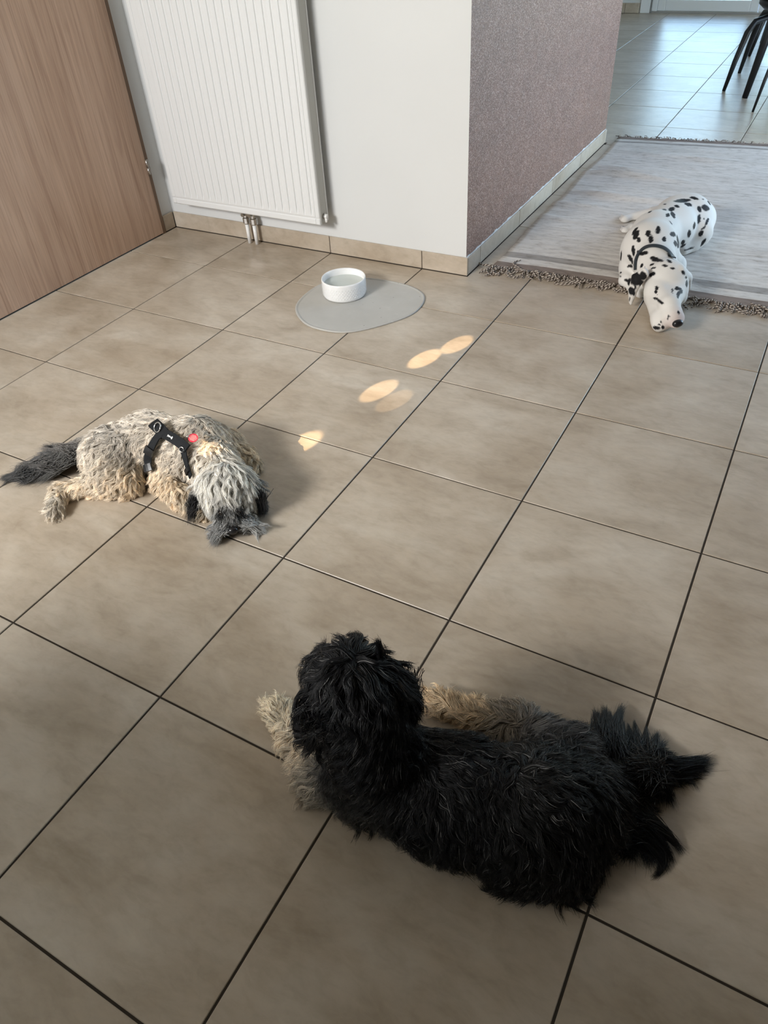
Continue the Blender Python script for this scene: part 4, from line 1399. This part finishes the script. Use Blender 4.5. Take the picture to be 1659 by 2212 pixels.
ttuft = [
    ((0.2767, 0.4459, 0.0354), (0.27, 0.4302, 0.03), (0.2661, 0.406, 0.004), 420, .010, .009, (.30, .30, .295)),
    ((0.3149, 0.4803, 0.0346), (0.3306, 0.4972, 0.03), (0.3401, 0.5053, 0.006), 420, .010, .009, (.50, .50, .49)),
    ((0.1742, 0.4722, 0.07), (0.1592, 0.463, 0.04), (0.1566, 0.4512, 0.003), 380, .010, .009, (.028, .028, .03)),
    ((0.3147, 0.5584, 0.07), (0.3178, 0.5578, 0.04), (0.3098, 0.5547, 0.004), 260, .010, .010, (.06, .06, .062)),
    ((-0.3899, 0.3926, 0.03), (-0.4177, 0.3703, 0.02), (-0.4707, 0.3601, 0.006), 700, .012, .010, (.075, .075, .075)),
    ((-0.3344, 0.437, 0.05), (-0.3897, 0.4139, 0.04), (-0.4646, 0.4124, 0.008), 700, .016, .014, (.12, .115, .11)),
    ((-0.3608, 0.439, 0.04), (-0.3676, 0.3935, 0.02), (-0.4065, 0.3695, 0.004), 600, .014, .012, (.085, .085, .085)),
    ((-0.2966, 0.4756, 0.06), (-0.3235, 0.435, 0.03), (-0.3632, 0.3989, 0.004), 700, .016, .014, (.12, .118, .112)),
    ((-0.2876, 0.4891, 0.07), (-0.3632, 0.4935, 0.06), (-0.45, 0.5005, 0.02), 450, .014, .014, (.17, .16, .15)),
]
tpaint = [((0.2678, 0.4579, 0.0725), .024, (.030, .030, .030)), ((0.3007, 0.4873, 0.066), .024, (.030, .030, .030)), (tuple(nc), .034, (.06, .058, .056)), ((0.2864, 0.4723, 0.0804), .016, (.22, .22, .215))]
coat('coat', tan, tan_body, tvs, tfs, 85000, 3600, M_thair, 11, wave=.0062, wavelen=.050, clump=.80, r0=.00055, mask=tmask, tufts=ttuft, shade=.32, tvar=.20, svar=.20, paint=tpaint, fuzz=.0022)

# ------------------------------------------------------------------ black dog
M_kskin = mat_attr('black_dog_skin', 'skin', .8, .1)
blk, kvs, kfs = skin('dog', black_body, M_kskin, lambda p: black_body.attrs(p, ['col'])['col'] * .7)
tag(blk, 'black shaggy dog with cream paws seen from behind, nearest the viewer', 'dog', 'dogs resting on the floor')
f_, s_, u_ = basis(np.array(KB['muz'][:3]) - np.array(KB['head'][:3]))
blob('nose', np.array(KB['muz'][:3]) + f_ * .036, (.010, .013, .010), (f_, s_, u_), M_nose, blk)
for q in (-1, 1):
    blob('eye', np.array(KB['muz'][:3]) - f_ * .010 + s_ * q * .022 + u_ * .012, (.008, .008, .008), np.eye(3), M_eye, blk, 14)
K1, K2 = (.009, .009, .010), (.020, .018, .016)
ktuft = [
    ((1.2909, 0.2522, 0.06), (1.2722, 0.2881, 0.07), (1.2539, 0.3628, 0.012), 260, .014, .005, K1),
    ((1.2995, 0.2514, 0.06), (1.2841, 0.2941, 0.07), (1.267, 0.3729, 0.02), 260, .014, .004, K1),
    ((1.3067, 0.2551, 0.06), (1.2929, 0.2986, 0.07), (1.2797, 0.3665, 0.02), 180, .014, .003, K1),
    ((1.3103, 0.257, 0.06), (1.2949, 0.312, 0.06), (1.2979, 0.4006, 0.01), 240, .012, .004, K1),
    ((1.2756, 0.2429, 0.07), (1.2566, 0.2765, 0.06), (1.2392, 0.3154, 0.02), 220, .014, .008, K2),
    ((1.3318, 0.2656, 0.04), (1.3182, 0.3068, 0.03), (1.3085, 0.3671, 0.006), 130, .013, .0015, K1),
    ((1.3427, 0.2711, 0.04), (1.3339, 0.3148, 0.03), (1.3163, 0.3642, 0.006), 130, .013, .0015, K1),
    ((1.3522, 0.2759, 0.04), (1.3441, 0.3147, 0.03), (1.3244, 0.3774, 0.006), 130, .013, .0015, K1),
    ((1.3609, 0.2804, 0.04), (1.359, 0.3222, 0.03), (1.3489, 0.3739, 0.006), 130, .013, .0015, K1),
    ((1.3681, 0.2841, 0.04), (1.375, 0.3251, 0.03), (1.3703, 0.3714, 0.006), 140, .012, .004, K1),
    ((1.3692, 0.2796, 0.04), (1.3761, 0.3099, 0.03), (1.3901, 0.3595, 0.006), 120, .010, .004, K1),
    ((1.3888, 0.2908, 0.03), (1.4207, 0.3008, 0.04), (1.4711, 0.357, 0.008), 420, .010, .006, K1),
    ((1.3909, 0.2818, 0.03), (1.4256, 0.2876, 0.03), (1.4674, 0.3473, 0.004), 420, .011, .008, K1),
    ((1.3949, 0.2901, 0.02), (1.4252, 0.2806, 0.02), (1.4494, 0.3163, 0.003), 280, .010, .010, K1),
    ((1.3578, 0.2463, 0.06), (1.3825, 0.2589, 0.06), (1.4062, 0.2759, 0.02), 500, .018, .014, K2),
    ((1.3733, 0.2555, 0.05), (1.4037, 0.2625, 0.04), (1.4264, 0.2356, 0.004), 300, .012, .006, K1),
    ((1.3708, 0.2493, 0.05), (1.3965, 0.2491, 0.04), (1.4073, 0.2325, 0.004), 300, .014, .008, K1),
    ((1.3575, 0.2231, 0.05), (1.3844, 0.2249, 0.03), (1.3845, 0.2274, 0.004), 320, .016, .012, K2),
    ((1.3559, 0.1904, 0.04), (1.383, 0.1988, 0.03), (1.4142, 0.22, 0.004), 130, .010, .004, K2),
    ((1.3532, 0.165, 0.05), (1.4169, 0.1862, 0.03), (1.4612, 0.1641, 0.003), 330, .014, .004, K2),
    ((1.3553, 0.1571, 0.05), (1.4215, 0.1665, 0.03), (1.4501, 0.1363, 0.003), 260, .014, .004, K1),
    ((1.3574, 0.1493, 0.05), (1.4132, 0.1535, 0.03), (1.4454, 0.1238, 0.003), 260, .014, .004, K1),
    ((1.362, 0.1526, 0.04), (1.4626, 0.1504, 0.01), (1.4261, 0.0989, 0.003), 200, .014, .003, K1),
    ((1.3631, 0.1487, 0.04), (1.4055, 0.1459, 0.02), (1.4175, 0.116, 0.003), 260, .014, .008, K1),
    ((1.362, 0.1445, 0.03), (1.3839, 0.126, 0.02), (1.3813, 0.1175, 0.003), 500, .014, .012, K1),
    ((0.9102, -0.0365, 0.3228), (0.8762, -0.031, 0.24), (0.8657, -0.0418, 0.2), 260, .016, .010, K1),
    ((0.918, -0.037, 0.3166), (0.8953, -0.0306, 0.24), (0.8859, -0.0437, 0.2), 260, .016, .010, K1),
    ((0.9939, 0.072, 0.3089), (1.0034, 0.0877, 0.27), (1.0035, 0.0861, 0.22), 220, .014, .008, K1),
    ((0.9605, 0.0629, 0.353), (0.9691, 0.0558, 0.4), (0.9665, 0.0531, 0.42), 60, .006, .004, K1),
]
kmask = []
M_khair = hair_mat('black_fur', True)
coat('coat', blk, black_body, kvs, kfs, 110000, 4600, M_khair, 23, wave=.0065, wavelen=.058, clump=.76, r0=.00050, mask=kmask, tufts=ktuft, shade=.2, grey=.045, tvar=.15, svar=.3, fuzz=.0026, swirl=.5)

# ------------------------------------------------------------------ spotted dog
SPOTS = [
    ((0.8876, 2.6968, 0.1909), (0.0326, 0.0062, 0.0048), (0.0024, -0.0018, -0.0066)),
    ((0.9143, 2.6848, 0.1833), (0.0161, 0.0012, -0.0028), (-0.0001, -0.002, -0.0058)),
    ((0.9231, 2.7441, 0.1912), (0.0181, 0.0033, -0.0029), (0.0012, -0.0088, -0.0024)),
    ((0.8302, 2.6404, 0.1892), (0.0071, 0.0013, 0.0004), (0.0006, -0.0007, -0.0022)),
    ((0.8818, 2.6187, 0.1948), (0.0098, 0.0022, -0.0014), (0.0019, -0.0117, -0.0016)),
    ((0.8459, 2.5627, 0.1953), (0.0099, 0.001, -0.0018), (-0.0001, -0.0011, -0.0032)),
    ((0.8689, 2.5838, 0.1924), (0.0086, 0.0157, 0.0003), (0.0064, -0.0142, -0.0023)),
    ((0.8852, 2.5412, 0.1881), (0.0075, 0.002, 0.0025), (0.0081, -0.0038, -0.0142)),
    ((0.8723, 2.5046, 0.1975), (0.0061, 0.011, -0.0029), (0.0039, -0.0161, -0.0014)),
    ((0.8029, 2.5121, 0.2), (0.007, 0.0038, 0.0074), (0.0025, -0.0003, -0.0021)),
    ((0.8944, 2.4674, 0.1839), (0.0079, -0.0017, -0.0061), (-0.0003, -0.0043, 0.0004)),
    ((0.9805, 2.7872, 0.1643), (0.0084, -0.0013, -0.0067), (-0.0023, -0.0011, -0.0026)),
    ((0.9559, 2.7638, 0.1836), (0.0038, 0.0023, -0.0017), (0.0002, -0.0034, -0.0005)),
    ((0.9763, 2.7372, 0.1611), (0.0148, 0.0109, -0.0089), (-0.0009, -0.0146, -0.0067)),
    ((0.9569, 2.7103, 0.1614), (0.0059, 0.0084, 0.0008), (0.0072, -0.005, -0.0093)),
    ((0.9665, 2.6814, 0.1344), (0.0065, 0.0062, -0.0017), (0.0047, -0.0153, -0.0119)),
    ((0.9846, 2.6963, 0.1317), (0.0029, 0.0027, -0.0006), (0.0014, -0.0043, -0.0026)),
    ((0.9987, 2.6974, 0.1225), (0.0052, 0.0032, -0.0029), (-0.0008, -0.0217, -0.0072)),
    ((0.9933, 2.6712, 0.1055), (0.0063, 0.0088, 0.0059), (0.0032, 0.0002, -0.0029)),
    ((0.9887, 2.6581, 0.0861), (0.0077, 0.0023, -0.0058), (-0.0056, -0.0063, -0.0096)),
    ((0.9628, 2.6279, 0.125), (0.0034, 0.0121, -0.0046), (0.0017, -0.0085, -0.0113)),
    ((0.9545, 2.5917, 0.1039), (0.0054, 0.0119, -0.0048), (0.0006, 0.0001, -0.0149)),
    ((0.9405, 2.5715, 0.0746), (0.0048, 0.0154, -0.0094), (-0.0039, -0.0013, -0.0092)),
    ((0.9408, 2.5893, 0.0552), (0.0074, 0.0073, 0.0058), (0.0016, 0.0111, -0.0074)),
    ((1.0047, 2.6686, 0.0479), (0.0068, 0.0042, 0.0165), (0.0045, 0.0079, -0.0058)),
    ((0.9644, 2.6147, 0.0361), (0.0152, 0.0206, 0.0012), (0.0016, 0.0005, -0.0033)),
    ((0.8035, 2.3061, 0.1826), (0.0116, -0.0089, 0.0012), (-0.0006, -0.0148, -0.0134)),
    ((0.8215, 2.2829, 0.1736), (0.0082, -0.0032, 0.0023), (0.0034, -0.0092, -0.0061)),
    ((0.7929, 2.3252, 0.1883), (0.0064, -0.0077, 0.0004), (-0.005, -0.013, -0.0107)),
    ((0.8473, 2.3006, 0.1955), (0.0101, 0.0001, 0.0013), (0.0046, -0.0135, -0.0071)),
    ((0.8662, 2.2749, 0.1847), (0.0094, -0.0021, 0.0007), (0.0041, -0.0204, -0.0067)),
    ((0.877, 2.3221, 0.2036), (0.0091, 0.0022, -0.0013), (0.0035, -0.0198, -0.0079)),
    ((0.9095, 2.2937, 0.1838), (0.006, 0.0067, -0.0016), (0.0046, -0.0167, -0.0042)),
    ((0.9282, 2.3596, 0.1822), (0.0084, 0.0094, -0.0085), (-0.0005, -0.0216, -0.0001)),
    ((0.9457, 2.3377, 0.157), (0.0034, 0.0166, -0.0039), (0.0055, -0.0025, -0.0098)),
    ((0.9449, 2.3826, 0.1564), (0.0045, 0.001, 0.001), (0.0073, -0.0054, -0.0168)),
    ((0.9534, 2.3611, 0.1415), (0.0045, 0.0005, -0.0004), (0.0008, -0.0032, -0.0086)),
    ((0.813, 2.2609, 0.1388), (0.0074, -0.0057, 0.0038), (0.0085, -0.0165, -0.0141)),
    ((0.8121, 2.2534, 0.1091), (0.0069, -0.0086, 0.0075), (0.018, -0.0229, -0.0094)),
    ((0.8146, 2.2562, 0.0831), (0.0137, -0.019, 0.0064), (-0.0018, 0.0057, -0.0076)),
    ((0.7615, 2.3118, 0.0914), (0.0027, 0.0005, -0.0001), (0.0028, -0.0065, -0.017)),
    ((0.7788, 2.267, 0.0468), (0.0053, 0.0012, 0.0004), (0.0007, -0.0011, -0.0028)),
    ((0.7846, 2.2431, 0.0436), (0.0032, -0.0042, 0.0022), (0.0017, -0.0057, -0.0008)),
    ((0.8602, 2.2053, 0.1587), (0.0155, -0.0068, 0.0091), (0.0046, -0.0098, -0.0024)),
    ((0.8365, 2.2316, 0.1473), (0.0059, -0.0076, 0.0037), (0.0039, -0.0131, -0.0032)),
    ((0.955, 2.2017, 0.1663), (0.0097, -0.0017, -0.0041), (-0.0004, -0.0171, 0.0001)),
    ((0.9199, 2.1546, 0.1618), (0.0262, -0.0232, 0.0105), (0.0032, -0.0165, -0.0004)),
    ((0.9658, 2.1283, 0.1759), (0.0107, -0.0076, -0.0004), (0.0, -0.0093, -0.0007)),
    ((0.8683, 2.1693, 0.1274), (0.0056, -0.0063, 0.0004), (-0.0034, -0.0002, -0.0076)),
    ((0.9086, 2.1361, 0.1507), (0.0079, -0.0047, 0.007), (0.0032, -0.009, 0.0012)),
    ((0.919, 2.1078, 0.1511), (0.0093, -0.0051, 0.0061), (0.0018, -0.0042, -0.0007)),
    ((0.9588, 2.1027, 0.1678), (0.01, -0.0008, 0.0009), (0.0012, -0.0048, -0.0024)),
    ((0.9869, 2.1011, 0.1633), (0.0081, 0.0027, -0.0017), (0.0004, -0.0031, -0.0024)),
    ((0.8839, 2.1531, 0.1307), (0.0017, -0.0015, 0.0009), (0.0005, -0.0014, -0.0009)),
    ((0.9231, 2.0865, 0.1372), (0.0122, -0.0041, 0.0091), (0.0044, -0.0067, -0.0027)),
    ((0.9569, 2.0315, 0.1153), (0.0067, -0.0043, 0.0013), (0.0009, -0.0088, -0.0043)),
    ((0.9588, 2.0175, 0.1081), (0.0058, -0.0038, 0.0026), (0.0021, -0.0066, -0.003)),
    ((0.9667, 2.0043, 0.1055), (0.0015, -0.0011, 0.0007), (0.0005, -0.0016, -0.0008)),
    ((0.9667, 1.995, 0.094), (0.011, -0.0122, 0.0042), (-0.0003, -0.0015, -0.0038)),
    ((0.9851, 1.9689, 0.0991), (0.013, -0.0232, 0.0044), (-0.0027, 0.0007, -0.0051)),
    ((1.0119, 2.0187, 0.1206), (0.0028, 0.0019, -0.0003), (0.0045, -0.0202, -0.0002)),
    ((1.0214, 2.046, 0.1194), (0.0061, 0.0058, -0.0014), (0.0032, -0.0138, -0.0013)),
    ((1.0311, 2.0538, 0.1155), (0.0051, 0.009, -0.003), (0.0021, -0.0086, -0.0014)),
    ((1.0378, 2.044, 0.1104), (0.0046, 0.0028, -0.0043), (-0.0013, -0.0186, 0.0013)),
    ((1.0344, 2.0145, 0.113), (0.0052, 0.0058, -0.0036), (0.0025, -0.0315, -0.0012)),
    ((1.0575, 1.9373, 0.0864), (0.0023, 0.004, 0.0007), (0.0043, -0.0011, -0.0047)),
    ((1.0299, 1.9203, 0.0755), (0.0037, -0.0002, 0.0008), (0.0012, -0.0016, -0.0041)),
    ((1.0305, 1.9178, 0.0663), (0.002, -0.0002, 0.0005), (0.0008, -0.0005, -0.0035)),
    ((1.0052, 1.9278, 0.0347), (0.0051, 0.0002, 0.0009), (0.0008, -0.0008, -0.0034)),
    ((1.0093, 1.9278, 0.0465), (0.0032, -0.0013, 0.0013), (0.001, 0.0002, -0.0054)),
    ((1.0186, 1.9298, 0.0277), (0.0042, 0.0013, 0.0036), (0.0043, 0.0028, -0.0073)),
    ((0.9975, 1.9261, 0.0212), (0.0138, -0.0034, 0.0013), (-0.0001, 0.0006, -0.0073)),
    ((0.8727, 2.0638, 0.1207), (0.0258, -0.0053, 0.0113), (0.0105, -0.0118, -0.0188)),
    ((0.8974, 2.0548, 0.1401), (0.0136, -0.0049, 0.0042), (0.003, -0.0, -0.0169)),
    ((0.8652, 2.0647, 0.0755), (0.0119, -0.0048, 0.0041), (0.0036, -0.0045, -0.0143)),
    ((0.8286, 2.2107, 0.0424), (0.0091, -0.0033, 0.0029), (0.0058, -0.0166, -0.0088)),
    ((0.8858, 2.0603, 0.1146), (0.0091, -0.0005, 0.0017), (0.0019, 0.0007, -0.0117)),
    ((0.8797, 2.0633, 0.0807), (0.0028, 0.001, -0.0005), (-0.0004, 0.003, -0.0249)),
    ((0.8654, 2.0723, 0.0399), (0.0027, -0.0025, 0.0011), (-0.0005, 0.003, -0.0095)),
    ((0.814, 2.2213, 0.0419), (0.0081, -0.0017, 0.002), (0.0019, -0.0044, -0.0041)),
    ((1.0236, 2.1148, 0.1476), (0.003, 0.0051, 0.0011), (0.0054, 0.0032, -0.0084)),
    ((1.0425, 2.109, 0.1146), (0.0034, 0.0073, -0.0029), (0.0033, -0.0131, -0.0079)),
    ((1.0342, 2.1217, 0.1293), (0.0026, 0.0074, -0.0026), (0.0015, -0.0032, -0.0038))]
WHITE, BLACKC, PINK = np.array((.68, .66, .625)), np.array((.012, .012, .013)), np.array((.62, .36, .32))
def dal_cols(p):
    c = np.tile(WHITE, (len(p), 1))
    g = np.random.default_rng(3)
    # warm pink skin round the nose
    dn = np.linalg.norm(p - np.array(DB['nose'][:3]) - np.array((-.004, .01, .004)), axis=1)
    w = np.clip(1 - dn / .060, 0, 1)[:, None] ** 1.1 * .75
    c = c * (1 - w) + PINK * w
    wob = .07 * np.sin(p[:, 0] * 260 + 2 * np.sin(p[:, 1] * 140)) + .06 * np.sin(p[:, 1] * 330 + p[:, 2] * 280)
    m = np.zeros(len(p))
    def paint(cn, a1, a2):
        cn, a1, a2 = (np.array(x, float) for x in (cn, a1, a2))
        q = p - cn
        G = np.array([[a1 @ a1, a1 @ a2], [a1 @ a2, a2 @ a2]])
        k = np.linalg.solve(G + np.eye(2) * 1e-9, np.stack([q @ a1, q @ a2]))
        nn_ = nrmz(np.cross(a1, a2))
        far_ = np.abs(q @ nn_) / (max(np.linalg.norm(a1), np.linalg.norm(a2)) * 1.2 + .012)
        d = np.sqrt((k ** 2).sum(0)) + np.clip(far_ - .6, 0, 9) * 3
        return np.clip((1.0 + wob - d) / .16 + .5, 0, 1)
    for s in SPOTS:
        m = np.maximum(m, paint(*s))
    # spots on the sides turned away from the viewer
    view = nrmz(np.array(CAM) - p)
    nrm_ = dal_body.grad(p)
    away = np.where((nrm_ * view).sum(1) < -.25)[0]
    used = []
    for i in g.permutation(away)[:4000]:
        if p[i][2] < .02 or p[i][1] < 2.15: continue
        if all(np.linalg.norm(p[i] - u) > .052 for u in used):
            used.append(p[i])
            t1 = nrmz(np.cross(nrm_[i], (0, 0, 1)))
            m = np.maximum(m, paint(p[i], t1 * g.uniform(.007, .014), np.cross(nrm_[i], t1) * g.uniform(.008, .015)))
    return c * (1 - m[:, None]) + BLACKC * m[:, None]
M_dskin = mat_attr('short_spotted_coat', 'skin', .6, .15)
dal, dvs, dfs = skin('dog', dal_body, M_dskin, dal_cols)
tag(dal, 'white dog with black spots and collar asleep on the rug', 'dog', 'dogs resting on the floor')
f_, s_, u_ = basis(np.array(DB['tip'][:3]) - np.array(DB['bridge'][:3]))
nc = np.array((1.0636, 1.9242, 0.0543))
dn = blob('nose', nc + f_ * .001, (.013, .020, .014), (f_, s_, u_), M_nose, dal)
for q in (-1, 1):
    blob('nostril', nc + f_ * .0095 + s_ * q * .0075 - u_ * .001, (.0035, .003, .003), (f_, s_, u_), M_dark, dn, 10)
M_collar = plain('dark_leather_collar', (.020, .028, .034), .45)
vis = [(0.8463, 2.1868, 0.1008), (0.8394, 2.201, 0.1292), (0.8424, 2.2172, 0.1512), (0.857, 2.2259, 0.1699), (0.8817, 2.2244, 0.1816), (0.9117, 2.2205, 0.1839), (0.9369, 2.2155, 0.1776), (0.9605, 2.198, 0.1674), (0.9727, 2.1668, 0.1728)]
vis = [np.array(v) for v in vis]
nb = np.array(DB['neck'][:3]) * .5 + np.array(DB['sh'][:3]) * .5
strap('collar', vis, .0085, dal_body, M_collar, dal, .004, .0015, 40)
